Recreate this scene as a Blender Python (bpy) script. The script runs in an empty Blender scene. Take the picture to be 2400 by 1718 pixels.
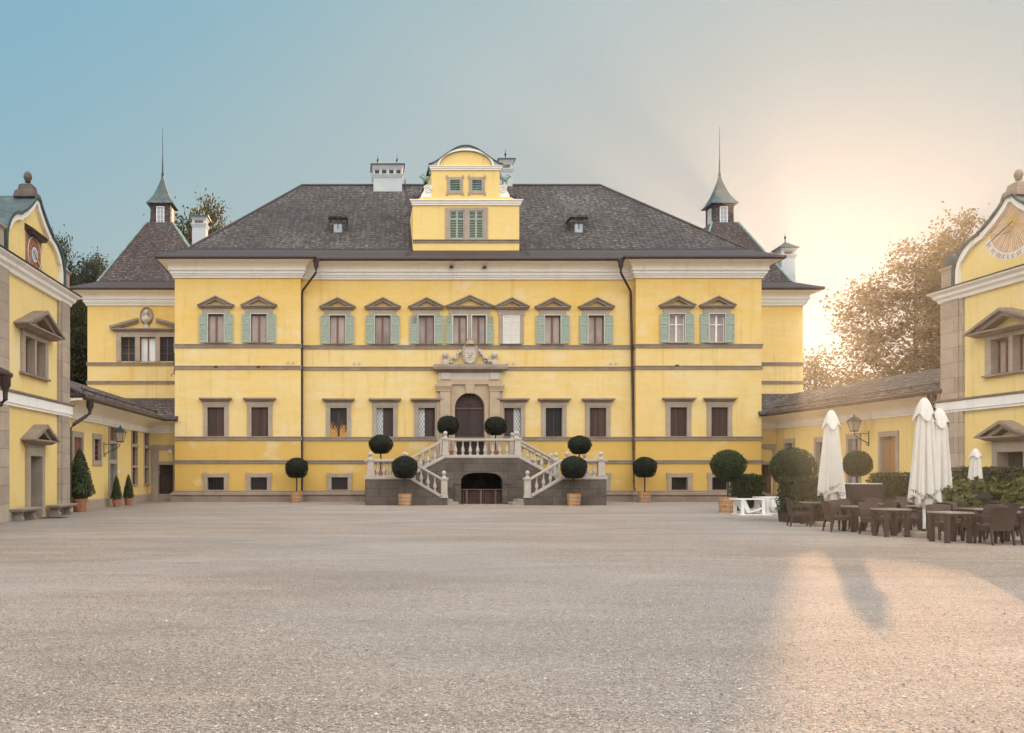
import bpy, bmesh, math, random
from mathutils import Vector, Matrix, Quaternion
R = math.radians
C = bpy.context.scene.collection
PI = math.pi
EYE = 1.65
FPX, PPX, PPY = 2000.0, 840.0, 1110.0     # focal length and principal point of the photograph (2400 px wide)
def X(px, Y): return (px - PPX) * Y / FPX
def Z(py, Y): return EYE + (PPY - py) * Y / FPX

# ------------------------------------------------------------------ helpers
class Fr:
    """wall frame: u along the wall, v out of the wall, z up"""
    def __init__(s, o, u, v):
        s.o, s.u, s.v = Vector(o), Vector(u).normalized(), Vector(v).normalized()
    def p(s, u, v, z): return s.o + s.u * u + s.v * v + Vector((0, 0, z))
W = Fr((0, 0, 0), (1, 0, 0), (0, 1, 0))

class MB:
    def __init__(s): s.v, s.f, s.mi, s.cur = [], [], [], 0
    def face(s, pts):
        n = len(s.v); s.v += [tuple(p) for p in pts]
        s.f.append(tuple(range(n, n + len(pts)))); s.mi.append(s.cur)
    def poly(s, vs, fs):
        n = len(s.v); s.v += [tuple(p) for p in vs]
        for f in fs: s.f.append(tuple(n + i for i in f)); s.mi.append(s.cur)
    def box(s, fr, u0, u1, v0, v1, z0, z1):
        s.frus(fr, (u0, u1, v0, v1), z0, (u0, u1, v0, v1), z1)
    def frus(s, fr, a, za, b, zb):
        P = [fr.p(a[0], a[2], za), fr.p(a[1], a[2], za), fr.p(a[1], a[3], za), fr.p(a[0], a[3], za),
             fr.p(b[0], b[2], zb), fr.p(b[1], b[2], zb), fr.p(b[1], b[3], zb), fr.p(b[0], b[3], zb)]
        s.poly(P, [(0, 3, 2, 1), (4, 5, 6, 7), (0, 1, 5, 4), (1, 2, 6, 5), (2, 3, 7, 6), (3, 0, 4, 7)])
    def cap(s, fr, u0, u1, z0, z1, d0, d1, e=None):
        """moulded ledge flaring outwards to its top"""
        e = (d1 - d0) if e is None else e
        zm = z0 + (z1 - z0) * .62
        s.frus(fr, (u0, u1, 0, d0), z0, (u0 - e * .8, u1 + e * .8, 0, d0 + (d1 - d0) * .8), zm)
        s.box(fr, u0 - e, u1 + e, 0, d1, zm, z1)
    def prism(s, fr, poly, v0, v1):
        n = len(poly)
        P = [fr.p(u, v0, z) for u, z in poly] + [fr.p(u, v1, z) for u, z in poly]
        s.poly(P, [tuple(range(n))[::-1], tuple(range(n, 2 * n))] +
               [(i, (i + 1) % n, n + (i + 1) % n, n + i) for i in range(n)])
    def mould(s, fr, u0, u1, prof, k0=0, k1=0):
        """profile (v,z) swept along u; k = mitre at each end"""
        n = len(prof)
        P = [fr.p(u0 - k0 * v, v, z) for v, z in prof] + [fr.p(u1 + k1 * v, v, z) for v, z in prof]
        s.poly(P, [tuple(range(n))[::-1], tuple(range(n, 2 * n))] +
               [(i, (i + 1) % n, n + (i + 1) % n, n + i) for i in range(n)])
    def bar(s, fr, a, b, w, v0, v1):
        d = Vector((b[0] - a[0], b[1] - a[1])); L = d.length
        if L < 1e-4: return
        q = Vector((-d.y, d.x)) / L * w / 2
        s.prism(fr, [(a[0] + q.x, a[1] + q.y), (b[0] + q.x, b[1] + q.y), (b[0] - q.x, b[1] - q.y), (a[0] - q.x, a[1] - q.y)], v0, v1)
    def sheet(s, fr, u0, u1, z0, z1, holes=(), v=0):
        us = sorted({u0, u1} | {c for h in holes for c in h[:2] if u0 < c < u1})
        zs = sorted({z0, z1} | {c for h in holes for c in h[2:] if z0 < c < z1})
        for i in range(len(us) - 1):
            for j in range(len(zs) - 1):
                cu, cz = (us[i] + us[i + 1]) / 2, (zs[j] + zs[j + 1]) / 2
                if any(h[0] < cu < h[1] and h[2] < cz < h[3] for h in holes): continue
                s.face([fr.p(us[i], v, zs[j]), fr.p(us[i + 1], v, zs[j]), fr.p(us[i + 1], v, zs[j + 1]), fr.p(us[i], v, zs[j + 1])])
    def lathe(s, c, prof, n=16, fr=None):
        m = len(prof); P = []
        for r, z in prof:
            for k in range(n):
                a = 2 * PI * k / n
                P.append((c[0] + r * math.cos(a), c[1] + r * math.sin(a), c[2] + z))
        F = [(i * n + k, i * n + (k + 1) % n, (i + 1) * n + (k + 1) % n, (i + 1) * n + k) for i in range(m - 1) for k in range(n)]
        F += [tuple(range(n))[::-1], tuple(range((m - 1) * n, m * n))]
        s.poly(P, F)
    def ball(s, c, r, n=14, sz=1.0):
        s.lathe((c[0], c[1], c[2]), [(r * max(.02, math.sin(PI * i / 9)), -r * sz * math.cos(PI * i / 9)) for i in range(10)], n)
    def tube(s, pts, r, n=8, r1=None):
        pts = [Vector(p) for p in pts]; P = []; m = len(pts)
        up = Vector((0.13, .21, .97))
        for i, p in enumerate(pts):
            t = (pts[min(i + 1, m - 1)] - pts[max(i - 1, 0)]).normalized()
            a = t.cross(up if abs(t.dot(up)) < .95 else Vector((1, 0, 0))).normalized(); b = t.cross(a)
            rr = r if r1 is None else r + (r1 - r) * i / (m - 1)
            P += [p + (a * math.cos(2 * PI * k / n) + b * math.sin(2 * PI * k / n)) * rr for k in range(n)]
        F = [(i * n + k, i * n + (k + 1) % n, (i + 1) * n + (k + 1) % n, (i + 1) * n + k) for i in range(m - 1) for k in range(n)]
        F += [tuple(range(n))[::-1], tuple(range((m - 1) * n, m * n))]
        s.poly(P, F)
    def build(s, name, mats, parent=None, smooth=False, recalc=True, label=None):
        me = bpy.data.meshes.new(name)
        me.from_pydata(s.v, [], s.f)
        if not isinstance(mats, (list, tuple)): mats = [mats]
        for m in mats: me.materials.append(m)
        if len(mats) > 1: me.polygons.foreach_set('material_index', s.mi)
        if recalc:
            bm = bmesh.new(); bm.from_mesh(me)
            bmesh.ops.recalc_face_normals(bm, faces=bm.faces)
            bm.to_mesh(me); bm.free()
        if smooth:
            me.polygons.foreach_set('use_smooth', [True] * len(me.polygons))
            try: me.set_sharp_from_angle(angle=R(40))
            except Exception: pass
        me.update()
        o = bpy.data.objects.new(name, me); C.objects.link(o)
        if parent is not None: adopt(o, parent)
        if label: o['label'] = label
        return o

def world_m(o):
    m = o.matrix_parent_inverse @ Matrix.LocRotScale(o.location, o.rotation_euler, o.scale)
    return world_m(o.parent) @ m if o.parent else m
def adopt(o, parent):
    o.parent = parent; o.matrix_parent_inverse = world_m(parent).inverted()
def tag(o, label, cat, group=None):
    o['label'] = label; o['category'] = cat
    if group: o['group'] = group
    return o
def thing(name, label, cat, loc=(0, 0, 0), group=None):
    o = bpy.data.objects.new(name, None); C.objects.link(o); o.location = loc
    o.empty_display_size = .2
    return tag(o, label, cat, group)
def dup(root, loc, rz=0, sc=1, label=None, group=None):
    r = root.copy(); C.objects.link(r); r.location = loc; r.rotation_euler = (0, 0, rz)
    r.scale = sc if isinstance(sc, (tuple, list)) else (sc, sc, sc)
    if label: r['label'] = label
    if group: r['group'] = group
    for ch in list(root.children):
        c = ch.copy(); C.objects.link(c); c.parent = r
        for g in list(ch.children):
            d = g.copy(); C.objects.link(d); d.parent = c
    return r
def text_mesh(txt, size=1.0):
    cu = bpy.data.curves.new('lettering', 'FONT'); cu.body = txt; cu.size = size; cu.align_x = 'CENTER'; cu.resolution_u = 3
    ob = bpy.data.objects.new('lettering', cu); C.objects.link(ob)
    dg = bpy.context.evaluated_depsgraph_get(); dg.update()
    me = bpy.data.meshes.new_from_object(ob.evaluated_get(dg))
    vs = [v.co.copy() for v in me.vertices]; fs = [tuple(p.vertices) for p in me.polygons]
    bpy.data.objects.remove(ob); bpy.data.curves.remove(cu); bpy.data.meshes.remove(me)
    return vs, fs

# ------------------------------------------------------------------ materials
def newmat(name):
    m = bpy.data.materials.new(name); m.use_nodes = True
    nt = m.node_tree; b = nt.nodes['Principled BSDF']
    return m, nt, b
def N(nt, t, **kw):
    n = nt.nodes.new(t)
    for k, v in kw.items():
        if k in n.inputs: n.inputs[k].default_value = v
        else: setattr(n, k, v)
    return n
def ramp(nt, fac, stops):
    r = nt.nodes.new('ShaderNodeValToRGB'); e = r.color_ramp.elements
    while len(e) < len(stops): e.new(.5)
    for i, (p, c) in enumerate(stops): e[i].position = p; e[i].color = (*c, 1) if len(c) == 3 else c
    nt.links.new(fac, r.inputs[0]); return r.outputs[0]
def noise(nt, vec, scale, detail=4, rough=.55, dist=0):
    n = N(nt, 'ShaderNodeTexNoise', Scale=scale, Detail=detail, Roughness=rough, Distortion=dist)
    nt.links.new(vec, n.inputs['Vector']); return n.outputs['Fac']
def mapped(nt, scale=(1, 1, 1), coord='Object'):
    tc = nt.nodes.new('ShaderNodeTexCoord'); mp = nt.nodes.new('ShaderNodeMapping')
    mp.inputs['Scale'].default_value = scale
    nt.links.new(tc.outputs[coord], mp.inputs[0]); return mp.outputs[0]
def mix(nt, fac, a, b, mode='MIX'):
    m = nt.nodes.new('ShaderNodeMix'); m.data_type = 'RGBA'; m.blend_type = mode
    for s, v in ((0, fac), (6, a), (7, b)):
        if isinstance(v, bpy.types.NodeSocket): nt.links.new(v, m.inputs[s])
        elif s == 0: m.inputs[0].default_value = v
        else: m.inputs[s].default_value = (*v, 1)
    return m.outputs[2]
def math_n(nt, op, a, b=None, clamp=False):
    m = nt.nodes.new('ShaderNodeMath'); m.operation = op; m.use_clamp = clamp
    for i, v in enumerate((a, b)):
        if v is None: continue
        if isinstance(v, bpy.types.NodeSocket): nt.links.new(v, m.inputs[i])
        else: m.inputs[i].default_value = v
    return m.outputs[0]
def bump(nt, b, h, strength=.3, dist=.02):
    n = N(nt, 'ShaderNodeBump', Strength=strength, Distance=dist)
    nt.links.new(h, n.inputs['Height']); nt.links.new(n.outputs[0], b.inputs['Normal'])
def simple(name, col, rough=.6, var=.15, scale=6, metal=0, bmp=0, spec=None):
    m, nt, b = newmat(name)
    v = mapped(nt); f = noise(nt, v, scale, 5)
    d = tuple(max(0, c * (1 - var)) for c in col); l = tuple(min(1, c * (1 + var)) for c in col)
    nt.links.new(ramp(nt, f, [(.3, d), (.7, l)]), b.inputs['Base Color'])
    b.inputs['Roughness'].default_value = rough; b.inputs['Metallic'].default_value = metal
    if spec is not None: b.inputs['Specular IOR Level'].default_value = spec
    if bmp: bump(nt, b, noise(nt, v, scale * 6, 3), bmp, .01)
    return m

def mat_plaster(name, deep, pale, wash, streak=True):
    m, nt, b = newmat(name)
    v = mapped(nt)
    big = noise(nt, mapped(nt, (.28, .28, .33)), 1, 5, .6, .6)
    st = noise(nt, mapped(nt, (.55, .55, 2.6)), 1, 6, .65, .9)
    sep = N(nt, 'ShaderNodeSeparateXYZ'); nt.links.new(v, sep.inputs[0])
    # the middle storeys have been scrubbed and repainted: paler, streaky limewash
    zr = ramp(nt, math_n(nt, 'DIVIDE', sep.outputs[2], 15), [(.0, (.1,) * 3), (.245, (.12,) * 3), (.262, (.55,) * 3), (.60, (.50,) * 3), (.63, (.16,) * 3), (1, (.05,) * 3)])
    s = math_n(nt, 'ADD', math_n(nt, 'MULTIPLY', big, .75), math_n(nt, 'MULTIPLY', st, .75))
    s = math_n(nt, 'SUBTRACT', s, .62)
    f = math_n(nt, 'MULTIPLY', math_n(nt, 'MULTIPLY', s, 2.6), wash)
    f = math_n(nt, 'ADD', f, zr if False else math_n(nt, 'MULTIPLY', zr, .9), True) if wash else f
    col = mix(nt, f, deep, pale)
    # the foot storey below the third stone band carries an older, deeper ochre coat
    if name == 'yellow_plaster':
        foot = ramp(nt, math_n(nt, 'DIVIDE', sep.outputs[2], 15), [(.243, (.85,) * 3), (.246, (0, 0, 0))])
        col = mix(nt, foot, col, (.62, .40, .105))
    # grime and hand-brushed variation
    g = noise(nt, mapped(nt, (1.3, 1.3, .5)), 1.2, 6, .6, 1.2)
    col = mix(nt, ramp(nt, g, [(.55, (0, 0, 0)), (.8, (.30,) * 3)]), col, (deep[0] * .82, deep[1] * .74, deep[2] * .62))
    p = noise(nt, mapped(nt, (.5, .5, .7)), 1.1, 3, .5)
    col = mix(nt, ramp(nt, p, [(.60, (0, 0, 0)), (.70, (.34,) * 3)]), col, (.72, .66, .50))
    # rain streaks running down from ledges and sills, splashed damp foot
    rs = noise(nt, mapped(nt, (2.6, 2.6, .12)), 1, 5, .65, .3)
    rp = noise(nt, mapped(nt, (.7, .7, .55)), 1, 3, .5)
    rs = math_n(nt, 'MULTIPLY', ramp(nt, rs, [(.52, (0, 0, 0)), (.70, (1, 1, 1))]), ramp(nt, rp, [(.40, (0, 0, 0)), (.60, (.65,) * 3)]))
    col = mix(nt, rs, col, (deep[0] * .80, deep[1] * .76, deep[2] * .80))
    damp = math_n(nt, 'MULTIPLY', ramp(nt, math_n(nt, 'ADD', math_n(nt, 'DIVIDE', sep.outputs[2], 3.0), math_n(nt, 'MULTIPLY', g, .35)), [(.22, (1, 1, 1)), (.62, (0, 0, 0))]), .38)
    col = mix(nt, damp, col, (deep[0] * .74, deep[1] * .70, deep[2] * .75))
    nt.links.new(col, b.inputs['Base Color']); b.inputs['Roughness'].default_value = .9
    b.inputs['Specular IOR Level'].default_value = .2
    h = math_n(nt, 'ADD', noise(nt, v, 9, 4), math_n(nt, 'MULTIPLY', st, 1.5))
    bump(nt, b, h, .35, .03)
    return m
def mat_stone(name, a, c, blocks=None, dark=.5):
    m, nt, b = newmat(name)
    v = mapped(nt)
    n1 = noise(nt, v, 1.3, 6, .6, .5); n2 = noise(nt, v, 22, 3, .7)
    col = mix(nt, ramp(nt, n1, [(.3, (0, 0, 0)), (.7, (1, 1, 1))]), a, c)
    col = mix(nt, ramp(nt, n2, [(.38, (.55,) * 3), (.5, (0, 0, 0)), (.62, (.35,) * 3)]), col, tuple(x * dark for x in a))
    h = math_n(nt, 'ADD', n2, n1)
    if blocks:
        sep = N(nt, 'ShaderNodeSeparateXYZ'); nt.links.new(v, sep.inputs[0])
        cmb = N(nt, 'ShaderNodeCombineXYZ')
        nt.links.new(math_n(nt, 'ADD', sep.outputs[0], sep.outputs[1]), cmb.inputs[0]); nt.links.new(sep.outputs[2], cmb.inputs[1])
        br = N(nt, 'ShaderNodeTexBrick', Scale=1.0); br.inputs['Brick Width'].default_value = blocks[0]; br.inputs['Row Height'].default_value = blocks[1]
        br.inputs['Mortar Size'].default_value = .014; br.inputs['Mortar Smooth'].default_value = .3; br.inputs['Bias'].default_value = 0
        br.inputs['Color1'].default_value = (.84, .84, .84, 1); br.inputs['Color2'].default_value = (1.1, 1.08, 1.06, 1); br.inputs['Mortar'].default_value = (.66, .63, .6, 1)
        nt.links.new(cmb.outputs[0], br.inputs['Vector'])
        col = mix(nt, 1, col, br.outputs['Color'], 'MULTIPLY')
        h = math_n(nt, 'SUBTRACT', h, math_n(nt, 'MULTIPLY', br.outputs['Fac'], 1.2))
    nt.links.new(col, b.inputs['Base Color']); b.inputs['Roughness'].default_value = .85
    b.inputs['Specular IOR Level'].default_value = .25
    bump(nt, b, h, .5, .02)
    return m
def mat_shingle(name, c1, c2, glint, row=.17, w=.30):
    m, nt, b = newmat(name)
    v = mapped(nt)
    sep = N(nt, 'ShaderNodeSeparateXYZ'); nt.links.new(v, sep.inputs[0])
    wob = math_n(nt, 'MULTIPLY', math_n(nt, 'SUBTRACT', noise(nt, v, .9, 3), .5), .16)
    cmb = N(nt, 'ShaderNodeCombineXYZ')
    nt.links.new(math_n(nt, 'ADD', sep.outputs[0], math_n(nt, 'MULTIPLY', sep.outputs[1], .73)), cmb.inputs[0])
    nt.links.new(math_n(nt, 'ADD', sep.outputs[2], wob), cmb.inputs[1])
    br = N(nt, 'ShaderNodeTexBrick', Scale=1.0); br.inputs['Brick Width'].default_value = w; br.inputs['Row Height'].default_value = row
    br.inputs['Mortar Size'].default_value = .022; br.inputs['Mortar Smooth'].default_value = .2; br.inputs['Bias'].default_value = -.1
    br.inputs['Color1'].default_value = (*c1, 1); br.inputs['Color2'].default_value = (*c2, 1); br.inputs['Mortar'].default_value = (c1[0] * .35, c1[1] * .35, c1[2] * .35, 1)
    nt.links.new(cmb.outputs[0], br.inputs['Vector'])
    mp = nt.nodes.new('ShaderNodeMapping'); mp.inputs['Scale'].default_value = (3.2, 13, 1); nt.links.new(cmb.outputs[0], mp.inputs[0])
    gl = noise(nt, mp.outputs[0], 1.2, 4, .7)
    big = noise(nt, v, .25, 4, .6)
    thr = math_n(nt, 'ADD', gl, math_n(nt, 'MULTIPLY', math_n(nt, 'SUBTRACT', big, .5), .3))
    col = mix(nt, ramp(nt, thr, [(.53, (0, 0, 0)), (.70, (.9,) * 3)]), br.outputs['Color'], glint)
    col = mix(nt, ramp(nt, noise(nt, v, .5, 5, .6, .8), [(.45, (0, 0, 0)), (.75, (.6,) * 3)]), col, (c1[0] * .6, c1[1] * .5, c1[2] * .5))
    nt.links.new(col, b.inputs['Base Color']); b.inputs['Roughness'].default_value = .75
    b.inputs['Specular IOR Level'].default_value = .3
    h = math_n(nt, 'SUBTRACT', noise(nt, mp.outputs[0], 2, 3), br.outputs['Fac'])
    bump(nt, b, h, .8, .05)
    return m
def mat_wood(name, c1, c2, plank=.14, axis=0, rough=.6):
    m, nt, b = newmat(name)
    v = mapped(nt, (9, 9, .9) if axis == 0 else (.9, .9, 9))
    g = noise(nt, v, 1, 5, .6, .4)
    tc = mapped(nt); sep = N(nt, 'ShaderNodeSeparateXYZ'); nt.links.new(tc, sep.inputs[0])
    a = math_n(nt, 'ADD', sep.outputs[0], sep.outputs[1]) if axis == 0 else sep.outputs[2]
    q = math_n(nt, 'DIVIDE', a, plank)
    wn = N(nt, 'ShaderNodeTexWhiteNoise', noise_dimensions='1D'); nt.links.new(math_n(nt, 'FLOOR', q), wn.inputs['W'])
    f = math_n(nt, 'ADD', math_n(nt, 'MULTIPLY', g, .7), math_n(nt, 'MULTIPLY', wn.outputs['Value'], .45))
    col = ramp(nt, f, [(.25, c1), (.85, c2)])
    gap = ramp(nt, math_n(nt, 'FRACT', q), [(0, (1, 1, 1)), (.05, (0, 0, 0)), (.95, (0, 0, 0)), (1, (1, 1, 1))])
    col = mix(nt, gap, col, tuple(x * .3 for x in c1))
    nt.links.new(col, b.inputs['Base Color']); b.inputs['Roughness'].default_value = rough
    bump(nt, b, math_n(nt, 'SUBTRACT', g, gap), .4, .01)
    return m
def mat_glass(name, c1, c2, rough=.06, scale=1.5):
    """a window pane with what shows through it: curtain or dark room under clear, slightly wavy glass"""
    m, nt, b = newmat(name)
    v = mapped(nt, (1, 1, .6)); f = noise(nt, v, scale, 4, .5, .5)
    fold = noise(nt, mapped(nt, (14, 14, .15)), 1, 2)
    f = math_n(nt, 'ADD', f, math_n(nt, 'MULTIPLY', math_n(nt, 'SUBTRACT', noise(nt, mapped(nt, (.43, .43, .2)), 1, 1), .5), .9))
    f = math_n(nt, 'ADD', math_n(nt, 'MULTIPLY', f, .7), math_n(nt, 'MULTIPLY', fold, .3))
    nt.links.new(ramp(nt, f, [(.35, c1), (.65, c2)]), b.inputs['Base Color'])
    b.inputs['Roughness'].default_value = .7; b.inputs['Specular IOR Level'].default_value = .2
    b.inputs['Coat Weight'].default_value = .8; b.inputs['Coat Roughness'].default_value = rough; b.inputs['Coat IOR'].default_value = 1.5
    n = N(nt, 'ShaderNodeBump', Strength=.12, Distance=.02)
    nt.links.new(noise(nt, v, 2.5, 2), n.inputs['Height']); nt.links.new(n.outputs[0], b.inputs['Coat Normal'])
    return m
def mat_leaf(name, c1, c2, trans=.35):
    m, nt, b = newmat(name)
    geo = nt.nodes.new('ShaderNodeNewGeometry')
    v = mapped(nt); n1 = noise(nt, v, 1.6, 3)
    wn = geo.outputs['Random Per Island']
    f = math_n(nt, 'ADD', math_n(nt, 'MULTIPLY', n1, .5), math_n(nt, 'MULTIPLY', wn, .5))
    col = ramp(nt, f, [(.2, c1), (.8, c2)])
    nt.links.new(col, b.inputs['Base Color']); b.inputs['Roughness'].default_value = .55
    b.inputs['Specular IOR Level'].default_value = .3
    tr = nt.nodes.new('ShaderNodeBsdfTranslucent'); nt.links.new(mix(nt, 1, col, (1.9, 1.35, .45), 'MULTIPLY'), tr.inputs[0])
    ms = nt.nodes.new('ShaderNodeMixShader'); ms.inputs[0].default_value = trans
    nt.links.new(b.outputs[0], ms.inputs[1]); nt.links.new(tr.outputs[0], ms.inputs[2])
    nt.links.new(ms.outputs[0], nt.nodes['Material Output'].inputs[0])
    return m

M = {}
YD, YP = (.73, .485, .13), (.735, .575, .28)
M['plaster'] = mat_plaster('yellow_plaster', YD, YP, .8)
M['plaster2'] = mat_plaster('yellow_plaster_smooth', (.75, .555, .205), (.80, .635, .30), .35)
M['white'] = mat_plaster('white_plaster', (.78, .755, .70), (.84, .82, .78), .3)
M['chimney'] = mat_plaster('shaded_white_limewash', (.46, .50, .52), (.56, .59, .60), .5)  # white chimneys: their bluish shade is put into this base colour
M['cove'] = mat_plaster('cream_plaster', (.84, .775, .63), (.87, .81, .69), .2)
M['stone'] = mat_stone('brown_stone', (.36, .29, .225), (.47, .39, .31))
M['trim'] = mat_stone('trim_stone', (.235, .18, .135), (.36, .29, .23), dark=.55)
M['quoin'] = mat_stone('quoin_stone', (.40, .32, .25), (.50, .415, .33), blocks=(1.5, .62))
M['greywall'] = mat_stone('grey_stone', (.10, .08, .066), (.17, .14, .118), blocks=(.95, .44))
M['pale'] = mat_stone('pale_stone', (.45, .395, .335), (.57, .515, .45), dark=.72)
M['portal'] = mat_stone('portal_stone', (.45, .34, .225), (.54, .43, .305), dark=.7)
M['portalpale'] = mat_stone('portal_pale_stone', (.52, .46, .39), (.60, .54, .47), dark=.8)
M['slab'] = mat_stone('slab_stone', (.30, .26, .20), (.40, .35, .28), dark=.7)
M['roof'] = mat_shingle('roof_shingles', (.050, .040, .036), (.108, .089, .080), (.36, .33, .305))
M['roof2'] = mat_shingle('roof_shingles_red', (.062, .042, .038), (.125, .09, .082), (.38, .34, .31), .15, .26)
M['roofdark'] = mat_wood('eaves_boards', (.035, .024, .022), (.065, .046, .042), .09, 1)
M['gutter'] = simple('gutter_metal', (.055, .036, .033), .45, .2, 8, .3)
M['copper'] = simple('copper_patina', (.06, .088, .088), .55, .35, 3, .3)
M['mouldgreen'] = simple('weathered_moulding', (.40, .45, .40), .7, .15, 4)
M['coppergreen'] = simple('green_copper', (.20, .29, .25), .6, .25, 3)
M['iron'] = simple('wrought_iron', (.03, .027, .027), .5, .2, 8, .4)
M['shutter'] = simple('green_shutter_paint', (.32, .375, .30), .6, .25, 14, 0, .3)
M['shutterw'] = simple('white_shutter_paint', (.66, .63, .58), .6, .12, 14, 0, .3)
M['lining'] = simple('pale_window_lining', (.52, .55, .48), .6, .1, 8)
M['whitepaint'] = simple('white_paint', (.74, .72, .68), .5, .08, 5)
M['brown'] = mat_wood('brown_wood', (.035, .016, .011), (.085, .04, .026), .16)
M['brown2'] = mat_wood('red_brown_wood', (.10, .045, .03), (.17, .085, .055), .1)
M['door'] = mat_wood('dark_door_wood', (.028, .015, .013), (.06, .033, .026), .22)
M['mullion'] = simple('brown_sash', (.17, .075, .04), .5, .2, 9)
M['ochrewood'] = mat_wood('ochre_wood', (.30, .15, .05), (.40, .22, .09), .2)
M['curtain'] = mat_glass('curtained_pane', (.30, .235, .205), (.46, .375, .33))
M['curtain2'] = mat_glass('dim_curtained_pane', (.21, .16, .14), (.42, .345, .305), scale=1.1)
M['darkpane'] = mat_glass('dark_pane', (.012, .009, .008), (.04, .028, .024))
M['whitepane'] = mat_glass('bright_pane', (.62, .64, .64), (.8, .82, .82), .1)
M['greypane'] = mat_glass('grey_pane', (.28, .32, .36), (.40, .44, .47))
M['tub'] = mat_wood('tub_staves', (.33, .15, .055), (.52, .28, .11), .1)
M['hoop'] = simple('steel_hoop', (.45, .42, .38), .4, .2, 10, .6)
M['terracotta'] = simple('terracotta', (.38, .155, .09), .8, .2, 7, 0, .2)
M['bark'] = simple('bark', (.06, .045, .035), .9, .35, 12, 0, .6)
M['soil'] = simple('soil', (.03, .022, .017), 1, .3, 20)
M['topleaf'] = mat_leaf('clipped_leaves', (.007, .009, .005), (.026, .030, .012), .1)
M['coneleaf'] = mat_leaf('laurel_leaves', (.03, .042, .014), (.075, .095, .03), .2)
M['hedgeleaf'] = mat_leaf('hedge_leaves', (.022, .034, .011), (.06, .08, .026), .25)
M['bushleaf'] = mat_leaf('bush_leaves', (.05, .06, .016), (.13, .14, .045), .3)
M['treeleaf'] = mat_leaf('tree_leaves', (.022, .027, .009), (.075, .075, .022), .45)
M['backleaf'] = mat_leaf('backlit_leaves', (.034, .031, .008), (.105, .088, .022), .5)
M['needle'] = mat_leaf('conifer_needles', (.018, .026, .012), (.05, .06, .026), .25)
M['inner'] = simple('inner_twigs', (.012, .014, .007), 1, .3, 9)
M['rattan'] = simple('brown_rattan', (.044, .021, .014), .6, .3, 60, 0, .5)
M['tabletop'] = simple('table_top', (.30, .25, .21), .22, .15, 12)
M['canvas'] = simple('white_canvas', (.575, .545, .49), .85, .04, 4)
M['ink'] = simple('black_lettering', (.03, .03, .03), .7, .1, 4)
M['gold'] = simple('gilding', (.62, .43, .13), .4, .15, 5, .4)
M['dialred'] = simple('dial_red', (.30, .10, .065), .8, .25, 5)
M['dialblue'] = simple('dial_blue', (.50, .60, .66), .8, .1, 5)
M['darkblue'] = simple('dial_ring', (.06, .08, .18), .8, .1, 5)
M['panel'] = simple('dial_panel', (.26, .16, .12), .85, .25, 4)
M['ochre'] = simple('dial_ochre', (.50, .295, .115), .9, .2, 3)
M['ray'] = simple('dial_rays', (.66, .50, .38), .9, .1, 3)
M['dialwhite'] = simple('dial_white', (.72, .65, .57), .9, .06, 3)
M['cloth'] = simple('brown_cloth', (.03, .019, .018), .9, .25, 3)
M['louvre'] = simple('red_louvres', (.22, .095, .06), .6, .2, 9)
M['greendoor'] = simple('grey_green_paint', (.12, .15, .11), .6, .25, 6)
M['lampglass'] = mat_glass('lamp_glass', (.34, .28, .2), (.5, .44, .34), .1)
def _sunglow():  # no lamp inside: sun coming through the room is put in as emission
    m, nt, b = newmat('sunglow_pane')
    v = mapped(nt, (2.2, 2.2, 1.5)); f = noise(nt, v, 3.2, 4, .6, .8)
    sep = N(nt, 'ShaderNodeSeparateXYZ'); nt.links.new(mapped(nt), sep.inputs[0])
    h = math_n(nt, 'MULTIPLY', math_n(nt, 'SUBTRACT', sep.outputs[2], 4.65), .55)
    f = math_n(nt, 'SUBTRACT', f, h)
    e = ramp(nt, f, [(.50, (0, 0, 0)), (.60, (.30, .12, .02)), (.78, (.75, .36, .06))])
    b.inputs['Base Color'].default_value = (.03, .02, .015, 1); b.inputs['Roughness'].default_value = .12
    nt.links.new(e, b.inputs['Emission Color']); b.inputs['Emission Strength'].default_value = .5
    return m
M['sunglow'] = _sunglow()
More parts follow.
